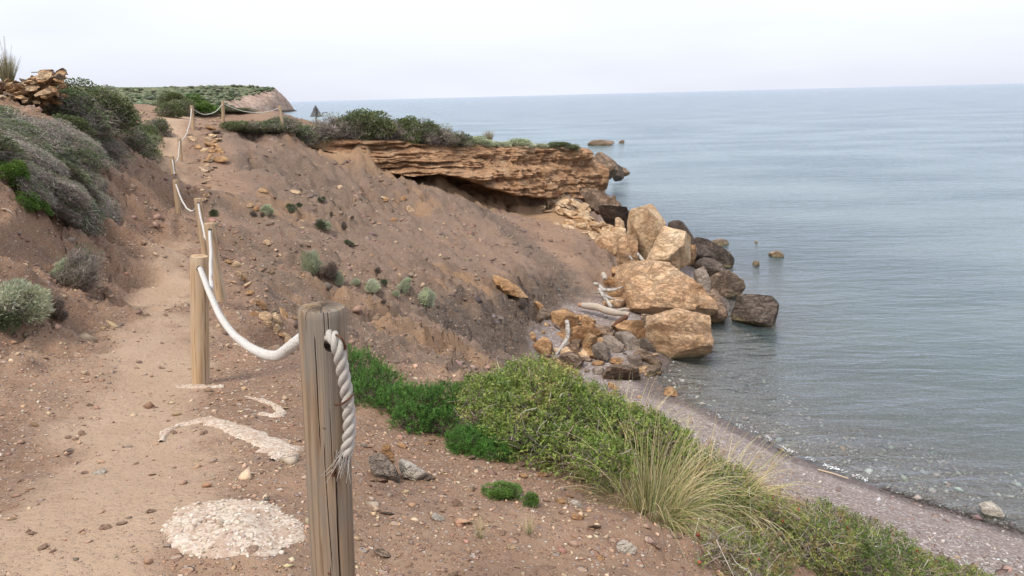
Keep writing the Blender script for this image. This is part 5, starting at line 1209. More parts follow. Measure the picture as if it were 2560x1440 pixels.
G_ROSE = [(0.060, 0.150, 0.026), (0.085, 0.185, 0.034), (0.045, 0.115, 0.022), (0.11, 0.215, 0.045)]
sprig_bush('needle_bush', [blob(895,945,5.6,80,62),blob(850,915,5.8,60,45),blob(945,985,5.35,80,66),blob(985,1025,5.1,60,56),blob(920,1000,5.2,60,45)], 2000, 21, G_ROSE, label='bright green needle-leaved bush right behind the old grey post')
sprig_bush('needle_bush', [blob(1060,1030,4.85,72,64),blob(1110,1015,4.95,55,55),blob(1030,1060,4.7,55,45),blob(1105,1065,4.7,50,40),blob(1010,1010,5.0,50,45)], 1600, 22, G_ROSE, label='bright green needle-leaved bush between its twin and the large bush')
sprig_bush('needle_bush', [blob(1180,1115,4.35,65,30),blob(1235,1140,4.2,45,26)], 520, 23, [(0.055, 0.14, 0.022), (0.075, 0.175, 0.03)], (0.03, 0.0032), 18, label='low dark green feathery plant at the foot of the large bush')

def leafy_bush(name, blobs, n, seed, cols, leaf=(0.024, 0.011), per=7, label='', twigs=900, tcols=T_GREY, twig_over=0.06, red=0, shellr=(0.62, 1.0)):
    rng = np.random.default_rng(seed); root = np.array(blobs[0][0]); vol = np.array([b[1][0] * b[1][1] + b[1][0] * b[1][2] for b in blobs])
    kk = rng.choice(len(blobs), n, p=vol / vol.sum()); d = unit(rng.normal(size=(n, 3)) + np.array([0, 0, 0.3]))
    cen = np.array([b[0] for b in blobs])[kk]; rad = np.array([b[1] for b in blobs])[kk]
    bumpy = 1 + 0.30 * fbm(d * 2.6 + kk[:, None] * 2.7, 3)
    P = cen + d * rad * (bumpy * rng.uniform(*shellr, n))[:, None]
    g = ground_z(P[:, 0], P[:, 1]); ok = P[:, 2] > g - 0.03; P, d, cen, rad = P[ok], d[ok], cen[ok], rad[ok]; n = len(P)
    # clusters of leaves in pairs along a short stalk
    sd = unit(d + np.array([0, 0, 0.35]) + rng.normal(0, 0.5, (n, 3))); t = (np.arange(per) + 0.5) / per
    base = P[:, None] + sd[:, None] * (t[None] * leaf[0] * 2.2)[..., None]
    side = unit(np.cross(sd, rng.normal(size=(n, 3)))); sg = np.where(np.arange(per) % 2, 1.0, -1.0)
    ld = unit(sd[:, None] * 0.6 + side[:, None] * sg[None, :, None] + rng.normal(0, 0.25, (n, per, 3)))
    pc = fbm(P * 3.3 + 11, 3); pal = np.array(cols); ci = np.clip(((pc + 0.55) / 1.1 + rng.normal(0, .16, n)) * len(pal), 0, len(pal) - 1).astype(int)
    C = np.repeat((pal[ci] * (1 + rng.normal(0, 0.16, (n, 1))))[:, None], per, 1) * (1 + rng.normal(0, 0.12, (n, per, 1)))
    V, F, CC = leaves_arr(base.reshape(-1, 3), ld.reshape(-1, 3), leaf[0] * rng.uniform(0.7, 1.3, n * per), leaf[1], np.clip(C.reshape(-1, 3), .005, .9), rng)
    e = empty(name, root); obj('foliage', mkmesh('foliage', V - root, F, CC, smooth=False, mat=MT_LEAF), e)
    sel = rng.choice(n, min(twigs, n), replace=False)
    E = P[sel] + d[sel] * rng.uniform(-0.08, twig_over, (len(sel), 1)) + rng.normal(0, 0.02, (len(sel), 3)); P0 = cen[sel] * 0.35 + P[sel] * 0.65 + rng.normal(0, 0.05, (len(sel), 3)); 
    V, F, CC = twig_arr(P0, (P0 + E) / 2 + rng.normal(0, .022, (len(sel), 3)), E, 0.0034, 0.0012, palette(rng, tcols, len(sel)))
    obj('branches', mkmesh('branches', V - root, F, CC, smooth=False, mat=MT_TWIG), e)
    if red:
        q = rng.choice(n, red, replace=False); mb = MB(); Vi, Fi = ico(1)
        for j in q:
            if rng.random() < 0.8: mb.add(Vi * rng.uniform(0.006, 0.011) * np.array([1, 1, 1.2]) + P[j] + d[j] * 0.03 - root, Fi, np.array([0.42, 0.10, 0.06]) * rng.uniform(.6, 1.2))
        tag(obj('red_berries', mb.mesh('red_berries', MT_LEAF), e), kind='stuff')
    tag(e, label, 'bush'); return e
G_LENT = [(0.10, 0.155, 0.036), (0.15, 0.22, 0.046), (0.205, 0.265, 0.058), (0.26, 0.285, 0.08), (0.18, 0.245, 0.05), (0.30, 0.25, 0.10)]
mastic = leafy_bush('mastic_bush', [blob(1340,1015,4.75,150,100,140),blob(1240,1010,4.85,105,75),blob(1430,1050,4.60,140,95),blob(1330,960,5.00,120,55),blob(1320,1100,4.35,120,75),blob(1420,1130,4.20,90,60),blob(1530,1075,4.50,110,70),blob(1200,985,5.10,70,40),blob(1290,1055,4.50,90,80)], 5200, 31, G_LENT, label='large rounded yellow-green mastic bush on the slope edge', twigs=1700, twig_over=0.085)
leafy_bush('mastic_bush', [blob(1510,1150,3.95,75,45),blob(1640,1110,4.40,90,50),blob(1600,1080,4.60,80,45)], 1500, 32, G_LENT[:3] + [(0.2, 0.17, 0.1)], label='darker low bush behind the grass tussock', twigs=500)
G_BRUSH = [(0.085, 0.14, 0.038), (0.14, 0.20, 0.046), (0.20, 0.25, 0.06), (0.25, 0.265, 0.08), (0.28, 0.20, 0.085), (0.155, 0.185, 0.07)]
leafy_bush('brush', [blob(1800,1235,4.5,110,75),blob(1880,1310,4.3,140,85,100),blob(1990,1370,4.3,160,85,110),blob(2130,1400,4.5,140,62,100),blob(1850,1410,3.8,160,90,90),blob(2060,1330,4.7,120,60),blob(2240,1425,4.7,120,50),blob(1740,1180,4.9,90,55)], 6000, 33, G_BRUSH, (0.022, 0.010), 6, 'tangled brush with pale twigs and red berries in the near right corner', 2900, [(0.36, 0.31, 0.25), (0.46, 0.40, 0.33), (0.28, 0.225, 0.18)], 0.10, 60)
leafy_bush('brush', [blob(2320,1445,4.9,100,42),blob(2420,1462,5.0,80,36),blob(2170,1370,5.0,130,48)], 1700, 34, G_BRUSH, (0.022, 0.010), 6, 'lower brush trailing along the slope above the pebble beach', 800, [(0.36, 0.31, 0.25), (0.46, 0.40, 0.33), (0.28, 0.225, 0.18)], 0.07, 40)
leafy_bush('brush', [blob(1790,1390,3.4,100,65),blob(1720,1430,3.2,80,45),blob(1860,1450,3.3,110,65)], 420, 35, G_BRUSH, (0.02, 0.009), 5, 'wiry dry brush of bare zigzag twigs under the tussock', 1700, [(0.36, 0.31, 0.25), (0.46, 0.40, 0.33), (0.28, 0.225, 0.18)], 0.12, 6)

# bare woody branches on the shaded side of the large bush
for k, pl in enumerate(([(1142,1005,5.0),(1148,1040,4.85),(1180,1072,4.7),(1240,1085,4.6),(1300,1090,4.6)], [(1160,1040,4.8),(1200,1035,4.75),(1250,1060,4.65)], [(1280,1180,4.3),(1240,1150,4.35),(1215,1120,4.45)], [(1330,1200,4.2),(1310,1160,4.3),(1280,1110,4.5)], [(1400,1205,4.15),(1390,1160,4.3),(1400,1110,4.5)], [(1185,1150,4.35),(1225,1125,4.4),(1290,1120,4.5)], [(1450,1190,4.2),(1500,1160,4.3),(1540,1110,4.4)])):
    P = np.array([at(np.array(float(a)), np.array(float(b)), np.array(c)) for a, b, c in pl]) - np.array(mastic.location); s_ = np.linspace(0, len(P) - 1, 16); P = np.stack([np.interp(s_, np.arange(len(P)), P[:, q]) for q in range(3)], 1) + 0.02 * np.stack([perlin(np.stack([s_ * 1.3 + 7 * q, s_ * 0 + k, s_ * 0], 1)) for q in range(3)], 1)
    mb = MB(); mb.tube(P, np.linspace(0.0035, 0.007, 16), 6, np.array([0.42, 0.36, 0.31])); obj('branch', mb.mesh('branch', MT_TWIG), mastic)

# --- grasses
def tussock(name, foot, n, seed, length, spreadv, cols, width, label, lean=(0, 0), cat='grass', stalks=0, stalk_len=1.0, droop=1.0, crown=0.09):
    rng = np.random.default_rng(seed); foot = np.array(foot); az = rng.uniform(0, 2 * math.pi, n); out = rng.beta(1.3, 1.4, n) * spreadv
    L = length * rng.uniform(0.45, 1.15, n); nseg = 7; t = np.linspace(0, 1, nseg + 1)
    d0 = np.stack([np.cos(az) * out + lean[0], np.sin(az) * out + lean[1], np.ones(n)], 1); d0 = unit(d0)
    dr = droop * (0.25 + 0.9 * out) * rng.uniform(0.6, 1.3, n)
    P = np.zeros((n, nseg + 1, 3)); P[:, 0] = np.stack([np.cos(az), np.sin(az), np.zeros(n)], 1) * (rng.random((n, 1)) ** .5) * crown * length
    cur = d0.copy()
    for k in range(nseg):
        cur = unit(cur + np.array([0, 0, -1.0]) * (dr * 0.34 * (k + 1) / nseg)[:, None] + rng.normal(0, 0.035, (n, 3)))
        P[:, k + 1] = P[:, k] + cur * (L / nseg)[:, None]
    side = unit(np.cross(d0, rng.normal(size=(n, 3))))
    wv = width * np.array([1, 1, .95, .9, .8, .65, .45, .12])
    V = np.stack([P - side[:, None] * wv[None, :, None], P + side[:, None] * wv[None, :, None]], 2).reshape(-1, 3)
    i = np.arange(n)[:, None] * (nseg + 1) * 2; F = np.concatenate([i + np.array([2 * k, 2 * k + 1, 2 * k + 3, 2 * k + 2]) for k in range(nseg)])
    bc = palette(rng, cols, n, 0.16); greenb = np.array([0.075, 0.12, 0.03]); mix = np.clip(1.0 - t * 2.2, 0, 1)[None, :, None] * rng.uniform(0.2, 1, n)[:, None, None]
    C = bc[:, None] * (1 - mix) + greenb * mix; C = np.repeat(C, 2, axis=1).reshape(-1, 3)
    e = empty(name, foot); obj('blades', mkmesh('blades', V, F, C, smooth=True, mat=MT_GRASS), e)
    if stalks:
        mb = MB()
        for k in range(stalks):
            a = rng.normal(0, 0.10, 2); h = stalk_len * rng.uniform(0.6, 1.0)
            mb.tube([(0, 0, 0), (a[0] * .4, a[1] * .4, h * .5), (a[0], a[1], h)], [0.006, 0.004, 0.0025], 4, np.array([0.30, 0.24, 0.16]))
        obj('stalks', mb.mesh('stalks', MT_TWIG), e)
    tag(e, label, cat); return e
STRAW = [(0.60, 0.49, 0.26), (0.66, 0.56, 0.33), (0.50, 0.40, 0.21), (0.38, 0.37, 0.15), (0.55, 0.48, 0.31)]
ft = at(np.array(1625.), np.array(1305.), np.array(3.85)); ft[2] = ground_z(ft[0], ft[1]) - 0.02
tussock('grass_tussock', ft, 1500, 41, 0.66, 2.0, STRAW + [(0.20, 0.25, 0.07), (0.26, 0.29, 0.10)], 0.0014, 'big tussock of straw coloured grass with a green heart', (0.03, -0.08), droop=2.0, crown=0.30)
ft2 = at(np.array(1800.), np.array(1225.), np.array(4.5)); ft2[2] = ground_z(ft2[0], ft2[1])
tussock('grass_tussock', ft2, 600, 42, 0.62, 1.5, STRAW, 0.0018, 'second straw tussock drooping over the brush above the beach', (0.25, -0.1), droop=1.6, crown=0.3)
ft3 = at(np.array(1560.), np.array(1115.), np.array(5.0)); ft3[2] = ground_z(ft3[0], ft3[1])
tussock('grass_tussock', ft3, 420, 43, 0.62, 1.6, STRAW, 0.0018, 'pale grass arching over the large bush behind the tussock', (0.1, 0.1), droop=1.6, crown=0.3)
f4 = at(np.array(20.), np.array(205.), np.array(16.0)); f4[2] = max(f4[2] - 0.1, ground_z(f4[0], f4[1]))
tussock('grass_tussock', f4, 500, 44, 0.62, 0.45, [(0.30, 0.27, 0.16), (0.22, 0.22, 0.12), (0.36, 0.31, 0.2)], 0.004, 'tall dry grass with seed stalks on the skyline over the tumbled wall', (0, 0), stalks=9, stalk_len=1.15, droop=0.5)
f5 = top[int(np.argmin(np.abs(_ip(0) - 1205)))] - outw[0] * 0 + np.array([0.3, 2.2, 0.05])
tussock('grass_tussock', f5, 320, 45, 0.75, 0.5, [(0.34, 0.29, 0.19), (0.28, 0.24, 0.15)], 0.008, 'small dry grass tuft standing on the clifftop', (0, 0), droop=0.5)
for x, y, lb in [(1320,1335,'thin dry grass wisps in the gravel slope'),(1200,1345,'faint grass wisps in the gravel below the standing stone')]:
    p = hit(x, y); tussock('grass_wisps', p, 40, int(x), 0.13, 0.6, STRAW, 0.0009, lb, droop=0.6)
# ================================================================== HEADLAND across the bay
HR = [(60,214),(200,216),(300,218),(375,218),(430,217),(480,216),(540,214),(600,213),(640,216),(662,219),(676,219),(690,222),(696,229),(703,233),(709,240),(716,247),(722,254),(729,264),(735,273),(742,278)]
hr = np.array(HR, float); nsx, ntx = 300, 64
hx = np.linspace(60, 742, nsx); yr = np.interp(hx, hr[:, 0], hr[:, 1]); yw = 290 - (hx - 600) * 12 / 141.0
W0 = at_z(hx, yw, 0.0); D0 = W0[:, 1]; tipf = sstep(742, 560, hx); D1 = D0 + 6 + 105 * tipf
yr = yr + 0.9 * perlin(np.stack([hx * 0.22, hx * 0, hx * 0], 1)) * (1 + 1.2 * sstep(640, 700, hx))
rowsP = []
for t in np.linspace(-0.02, 1, ntx):
    pr = yw + (yr - yw) * t
    dd = D0 + (D1 - D0) * np.clip(t, 0, 1) ** 1.6
    rowsP.append(at(hx, pr, dd))
Hh = np.stack(rowsP); 
Pn = Hh.reshape(-1, 3); rock = fbm(Pn / 9.0, 5); tv = np.repeat(np.linspace(0, 1, ntx), nsx)
rough_ = sstep(560, 680, np.tile(hx, ntx)) * 0.7 + 0.3
strat_h = perlin(np.stack([Pn[:, 2] * 0.5 + rock, Pn[:, 0] * .01, Pn[:, 1] * 0.0], 1))
env = np.clip(np.minimum(tv * 6, (1 - tv) * 8), 0, 1)
Pn = Pn + np.array([0, -1.0, 0]) * (rough_ * env * (5.0 * rock + 2.5 * strat_h))[:, None] + np.array([0, 0, 1.0]) * (rough_ * env * 0.9 * fbm(Pn / 4.0, 3))[:, None]
Hh = Pn.reshape(ntx, nsx, 3)
bk = Hh[-1] + np.array([-75, 120, -6.0]); bk[:, 2] = np.maximum(bk[:, 2], 1.0); bk2 = Hh[-1] + np.array([-170, 260, 0]); bk2[:, 2] = -2
Hh = np.concatenate([Hh, bk[None], bk2[None]]); nn_ = ntx + 2
hi = np.arange(nn_ * nsx).reshape(nn_, nsx); HF = np.stack([hi[:-1, :-1], hi[:-1, 1:], hi[1:, 1:], hi[1:, :-1]], -1).reshape(-1, 4)
xx = np.tile(hx, nn_); tvf = np.concatenate([tv, np.ones(2 * nsx)])
vegl = np.interp(xx, [60, 520, 600, 660, 690, 742], [0.30, 0.38, 0.60, 0.86, 1.05, 1.5])
veg = sstep(-0.10, 0.12, tvf - vegl + 0.16 * fbm(Hh.reshape(-1, 3) / 14.0, 4))
mt_head, nt = new_mat('headland_rock'); pos = geo_pos(nt)
ra = noise_t(nt, pos, 0.09, 6, 0.65); rb = noise_t(nt, mapped(nt, pos, (0.25, 0.25, 1.0)), 0.5, 5, 0.65)
c = ramp(nt, ra, [(0.3, (0.24, 0.16, 0.12)), (0.5, (0.40, 0.29, 0.225)), (0.7, (0.54, 0.42, 0.335))]); c = mixc(nt, ramp(nt, rb, [(0.45, 0.0), (0.65, 0.6)]), c, (0.17, 0.115, 0.095))
sz = nd(nt, 'ShaderNodeSeparateXYZ'); nt.links.new(pos, sz.inputs[0])
c = mixc(nt, ramp(nt, mth(nt, 'MULTIPLY', sz.outputs['Z'], 0.25), [(0.25, 0.85), (0.55, 0.0)]), c, (0.075, 0.06, 0.055))
cv = ramp(nt, noise_t(nt, pos, 0.35, 5, 0.7), [(0.35, (0.085, 0.105, 0.055)), (0.52, (0.12, 0.14, 0.075)), (0.68, (0.28, 0.25, 0.16))])
c = mixc(nt, attr(nt, 'veg'), c, cv)
finish(nt, c, 0.95, bump(nt, rb, 0.6, 1.0), 0.1)
headland = tag(obj('headland', mkmesh('headland', Hh.reshape(-1, 3), HF, attrs={'veg': veg}, mat=mt_head)), 'scrub covered headland with a pinkish rock face across the bay', None, None, 'structure')
rng = np.random.default_rng(61); Vi, Fi = ico(1); sel = np.where((veg > 0.5) & (tvf < 1))[0]; wt_ = sstep(-0.12, 0.30, fbm(Hh.reshape(-1, 3)[sel] / 16.0 + 7, 4)) + 0.03; sel = rng.choice(sel, 1700, p=wt_ / wt_.sum())
sp = Hh.reshape(-1, 3)[sel] + rng.normal(0, 2.0, (1700, 3)) * np.array([1, 1, 0]); ssz = rng.uniform(0.6, 1.9, 1700)
V = (Vi[None] * (1 + rng.normal(0, 0.15, (1700, len(Vi), 1)))) * (ssz[:, None, None] * np.array([1.2, 1.2, 0.62])) + sp[:, None]
F = Fi[None] + (np.arange(1700) * len(Vi))[:, None, None]
tag(obj('headland_scrub', mkmesh('headland_scrub', V.reshape(-1, 3), F.reshape(-1, 3), np.repeat(palette(rng, [(0.085, 0.105, 0.06), (0.11, 0.13, 0.075), (0.15, 0.16, 0.10)], 1700), len(Vi), 0), mat=MT_TWIG)), 'dark scrub dotted over the headland across the bay', 'scrub', None, 'stuff')
# pale walled bit of shore seen behind the crest posts
pw = at(np.array(585.), np.array(289.), np.array(150.0))
bm = bmesh.new(); bmesh.ops.create_cube(bm, size=1.0)
for v in bm.verts: v.co.x *= 2.6; v.co.y *= 2.0; v.co.z *= 1.2; v.co.z += 0.12 * v.co.x * (1 if v.co.z > 0 else 0) * -0.6
bmesh.ops.bevel(bm, geom=bm.edges[:], offset=0.12, segments=2, affect='EDGES')
wm = bpy.data.meshes.new('shore_rock'); bm.to_mesh(wm); bm.free(); wm.materials.append(MT_CREAM)
a_ = wm.attributes.new('strat', 'FLOAT', 'POINT'); a_.data.foreach_set('value', np.full(len(wm.vertices), 0.6, np.float32))

# ================================================================== LOOSE GRAVEL (uncountable), pebbles, flakes
OCT = np.array([(1, 0, 0), (0, 1, 0), (-1, 0, 0), (0, -1, 0), (0, 0, 1), (0, 0, -1)], float)
OCF = np.array([(0, 1, 4), (1, 2, 4), (2, 3, 4), (3, 0, 4), (1, 0, 5), (2, 1, 5), (3, 2, 5), (0, 3, 5)])
def scatter_mesh(name, X, Y, S, C, rng, flat=0.5, elong=1.3, sink=0.2, tiltd=0.35, dipdir=None, zadd=0.0):
    n = len(X); Z = ground_z(X, Y) + zadd
    base = OCT[None] * (1 + rng.normal(0, 0.22, (n, 6, 1))) + rng.normal(0, 0.18, (n, 6, 3))
    base = base * np.stack([S * elong * rng.uniform(0.7, 1.3, n), S * rng.uniform(0.7, 1.3, n), S * flat * rng.uniform(0.6, 1.5, n)], 1)[:, None]
    e = 0.06; zx = (ground_z(X + e, Y) - ground_z(X - e, Y)) / (2 * e); zy = (ground_z(X, Y + e) - ground_z(X, Y - e)) / (2 * e)
    N = unit(np.stack([-zx, -zy, np.ones(n)], 1) * (1 if dipdir is None else 0.45) + rng.normal(0, tiltd, (n, 3)) + (0 if dipdir is None else np.array(dipdir)))
    a = rng.uniform(0, 2 * math.pi, n) if dipdir is None else rng.normal(0.5, 0.5, n)
    T = np.stack([np.cos(a), np.sin(a), np.zeros(n)], 1); T = unit(T - N * (T * N).sum(1, keepdims=True)); B = np.cross(N, T)
    V = base[..., 0:1] * T[:, None] + base[..., 1:2] * B[:, None] + base[..., 2:3] * N[:, None]
    V += np.stack([X, Y, Z + S * flat * (0.5 - sink)], 1)[:, None]
    F = OCF[None] + (np.arange(n) * 6)[:, None, None]
    return mkmesh(name, V.reshape(-1, 3), F.reshape(-1, 3), np.repeat(C, 6, 0), smooth=False, mat=MT_GRAVEL)
MT_GRAVEL, nt = new_mat('gravel_stone'); cg = attr(nt, 'Col', 'Color'); ng = noise_t(nt, geo_pos(nt), 90, 4, 0.6)
finish(nt, mixc(nt, 1.0, cg, ramp(nt, ng, [(0.3, 0.78), (0.7, 1.15)]), 'MULTIPLY'), 0.9, bump(nt, ng, 0.3, 0.004), 0.2)
ST_COL = [(0.33, 0.205, 0.135), (0.39, 0.255, 0.17), (0.29, 0.188, 0.13), (0.44, 0.31, 0.21), (0.35, 0.265, 0.20), (0.27, 0.205, 0.165), (0.50, 0.37, 0.26), (0.31, 0.19, 0.125)]
rng = np.random.default_rng(71)
def sample_polar(n, r0, r1, a0=-0.75, a1=0.7):
    r = np.exp(rng.uniform(math.log(r0), math.log(r1), n)); a = rng.uniform(a0, a1, n)
    return T0[0] + r * np.sin(a), T0[1] + r * np.cos(a), r
X, Y, r = sample_polar(110000, 6.3, 24.0)
pm_ = grid_at(PATHM, X, Y); bch = grid_at(BEACH, X, Y); zz_ = ground_z(X, Y); cl = fbm(np.stack([X, Y, X * 0], 1) * 1.3, 3)
ok = (rng.random(len(X)) < (1 - 0.80 * pm_) * np.clip(0.62 + 1.2 * cl, 0.12, 1)) & (bch < 0.5) & (zz_ > 0.9)
X, Y, r = X[ok], Y[ok], r[ok]; n = len(X); S = 0.0056 * np.exp(rng.normal(0, 0.55, n)) * (0.45 + r / 11)
C = palette(rng, ST_COL, n, 0.2); wht = rng.random(n) < 0.02; C[wht] = np.array([0.56, 0.49, 0.40]); S[wht] = np.minimum(S[wht], 0.012)
tag(obj('gravel', scatter_mesh('gravel', X, Y, np.clip(S, 0.003, 0.045), C, rng)), 'reddish-brown gravel strewn over the path sides and the near slope', 'gravel', None, 'stuff')
X, Y, r = sample_polar(46000, 12.0, 44.0); sl_ = grid_at(SLOPE, X, Y); zz_ = ground_z(X, Y); pm_ = grid_at(PATHM, X, Y); cl = fbm(np.stack([X, Y, X * 0], 1) * 0.7 + 3, 4)
ok = (zz_ > 1.0) & (pm_ < 0.35) & (sl_ > 0.10) & (rng.random(len(X)) < np.clip(0.42 + 1.5 * cl, 0.04, 1)) & (grid_at(OCHRE, X, Y) < 0.6)
X, Y, r = X[ok], Y[ok], r[ok]; n = len(X); S = 0.0155 * np.exp(rng.normal(0, 0.62, n)) * (0.5 + r / 24)
C = palette(rng, [(0.25, 0.155, 0.108), (0.29, 0.19, 0.135), (0.21, 0.15, 0.12), (0.26, 0.185, 0.145), (0.18, 0.12, 0.092), (0.35, 0.245, 0.17)], n, 0.16)
sh_ = grid_at(SHALE, X, Y)[:, None]; C = C * (1 - sh_) + palette(rng, [(0.13, 0.115, 0.11), (0.18, 0.155, 0.145), (0.10, 0.09, 0.088)], n) * sh_
tag(obj('scree', scatter_mesh('scree', X, Y, np.clip(S, 0.008, 0.11), C, rng, 0.42, 1.7, 0.15, 0.30, (0.35, -0.55, 0.5))), 'flat shards of rock covering the scree slope', 'scree', None, 'stuff')
# beach shingle and stones under the shallow water
X, Y, r = sample_polar(42000, 13.0, 31.0, -0.05, 0.72); zz_ = ground_z(X, Y); bch = grid_at(BEACH, X, Y); cl = fbm(np.stack([X, Y, X * 0], 1) * 0.55 + 8, 3)
ok = (bch > 0.5) & (zz_ > -1.0) & (zz_ < 1.25) & (rng.random(len(X)) < np.clip(0.45 + 1.4 * cl + 0.25 * (zz_ > 0.3) - 0.5 * ((zz_ > 0.0) & (zz_ < 0.2)), 0.05, 1)) & (r < 28)
X, Y, r = X[ok], Y[ok], r[ok]; n = len(X); zz_ = ground_z(X, Y)
S = 0.013 * np.exp(rng.normal(0, 0.6, n)) * np.where(zz_ < 0, 1.9, 1.0)
C = palette(rng, [(0.27, 0.22, 0.20), (0.33, 0.275, 0.25), (0.40, 0.35, 0.32), (0.22, 0.17, 0.155), (0.30, 0.21, 0.17), (0.52, 0.48, 0.45)], n, 0.15); wht = rng.random(n) < 0.03; C[wht] = np.array([0.58, 0.55, 0.51])
tag(obj('shingle', scatter_mesh('shingle', X, Y, np.clip(S, 0.006, 0.11), C, rng, 0.5, 1.25, 0.3)), 'purple-grey shingle of the small beach and the shallow sea bed', 'shingle', None, 'stuff')

# bigger loose stones close by, each a thing
def loose(n, test, w, mats, label, group, name='stone', flat=0.6, a0=-0.6, a1=0.6, r0=6.6, r1=14.0):
    k = 0; tries = 0
    while k < n and tries < n * 60:
        tries += 1; X, Y, r = sample_polar(1, r0, r1, a0, a1); x, y = X[0], Y[0]
        if not test(x, y): continue
        place_stone(name, (x, y, float(ground_z(x, y))), rng.uniform(*w) * (0.6 + r[0] / 16), mats[int(rng.integers(0, len(mats)))], rng, label, 'stone', group, flat); k += 1
def pm1(x, y): return float(grid_at(PATHM, np.array([x]), np.array([y]))[0])
MT_RED = rock_mat('red_brown_stone', [(0.25, 0.15, 0.10), (0.33, 0.21, 0.145), (0.41, 0.285, 0.205), (0.19, 0.12, 0.088)], 0.2, crev=0.2, weath_shade=0.25)
loose(90, lambda x, y: x > -0.9 and x < 3.2 and y < 6.5 and ground_z(x, y) > 5.4, (0.035, 0.085), [MT_RED, MT_RED, MT_RED, MT_ORANGE, MT_BROWN], 'loose {c} stone on the gravel slope around the old grey post', 'loose stones on the gravel slope', r0=6.8, r1=11.5)
loose(60, lambda x, y: x < -1.0 and pm1(x, y) < 0.4, (0.03, 0.075), [MT_RED, MT_RED, MT_BROWN], 'loose {c} stone on the bank side of the path', 'loose stones on the bank side', r0=7.2, r1=16.0)
loose(26, lambda x, y: pm1(x, y) > 0.5 and y < 9, (0.025, 0.055), [MT_RED], 'small {c} stone lying loose on the trodden path', 'loose stones on the path', r0=7.0, r1=14.0)
for x, y, w, mt, lb in [(170,1130,0.07,MT_BROWN,'dark curled flake of stone on the path'),(250,1183,0.09,MT_PALE,'pale flat stone sunk in the path near the footing'),(322,1118,0.045,MT_GREY,'grey rounded stone on the path near the old footing'),(90,1065,0.08,MT_ORANGE,'ochre stone at the left side of the path'),(225,1015,0.05,MT_BROWN,'brown stone on the left half of the path'),(1095,1300,0.07,MT_PALE,'tan slab end with a white edge in the gravel slope'),(1275,1370,0.05,MT_CREAM,'cream pebble in the gravel near the lower frame edge'),(1445,1215,0.06,MT_BROWN,'brown stone at the foot of the large bush')]:
    p = hit(x, y); place_stone('stone', p, w, mt, rng, lb, 'stone', None, 0.55)

# ================================================================== OLD CONCRETE FOOTINGS
mt_conc, nt = new_mat('old_concrete'); pos = geo_pos(nt)
v = nd(nt, 'ShaderNodeTexVoronoi', {'feature': 'F1'}, Vector=pos, Scale=70.0); sc_ = nd(nt, 'ShaderNodeSeparateColor'); nt.links.new(v.outputs['Color'], sc_.inputs[0])
c = ramp(nt, sc_.outputs[0], [(0.0, (0.30, 0.22, 0.165)), (0.4, (0.44, 0.36, 0.285)), (0.9, (0.55, 0.48, 0.40))]); c = mixc(nt, ramp(nt, noise_t(nt, pos, 9, 5, 0.65), [(0.45, 0.0), (0.62, 0.7)]), c, (0.36, 0.25, 0.18))
finish(nt, c, 0.95, bump(nt, v.outputs['Distance'], -0.7, 0.012), 0.15)
mt_pebw, nt = new_mat('white_pebble'); oi = nt.nodes.new('ShaderNodeObjectInfo'); finish(nt, ramp(nt, oi.outputs['Random'], [(0.0, (0.30, 0.215, 0.16)), (0.3, (0.46, 0.38, 0.30)), (0.65, (0.57, 0.49, 0.41)), (0.9, (0.64, 0.57, 0.49)), (1.0, (0.27, 0.20, 0.165))]), 0.85, None, 0.25)
PEB = []
for k in range(4):
    Vp = Vi * (1 + np.random.default_rng(80 + k).normal(0, 0.2, (len(Vi), 1))) * np.array([1.0, 0.78, 0.6]); me = mkmesh('pebble', Vp, Fi, smooth=False, mat=mt_pebw); PEB.append(me)
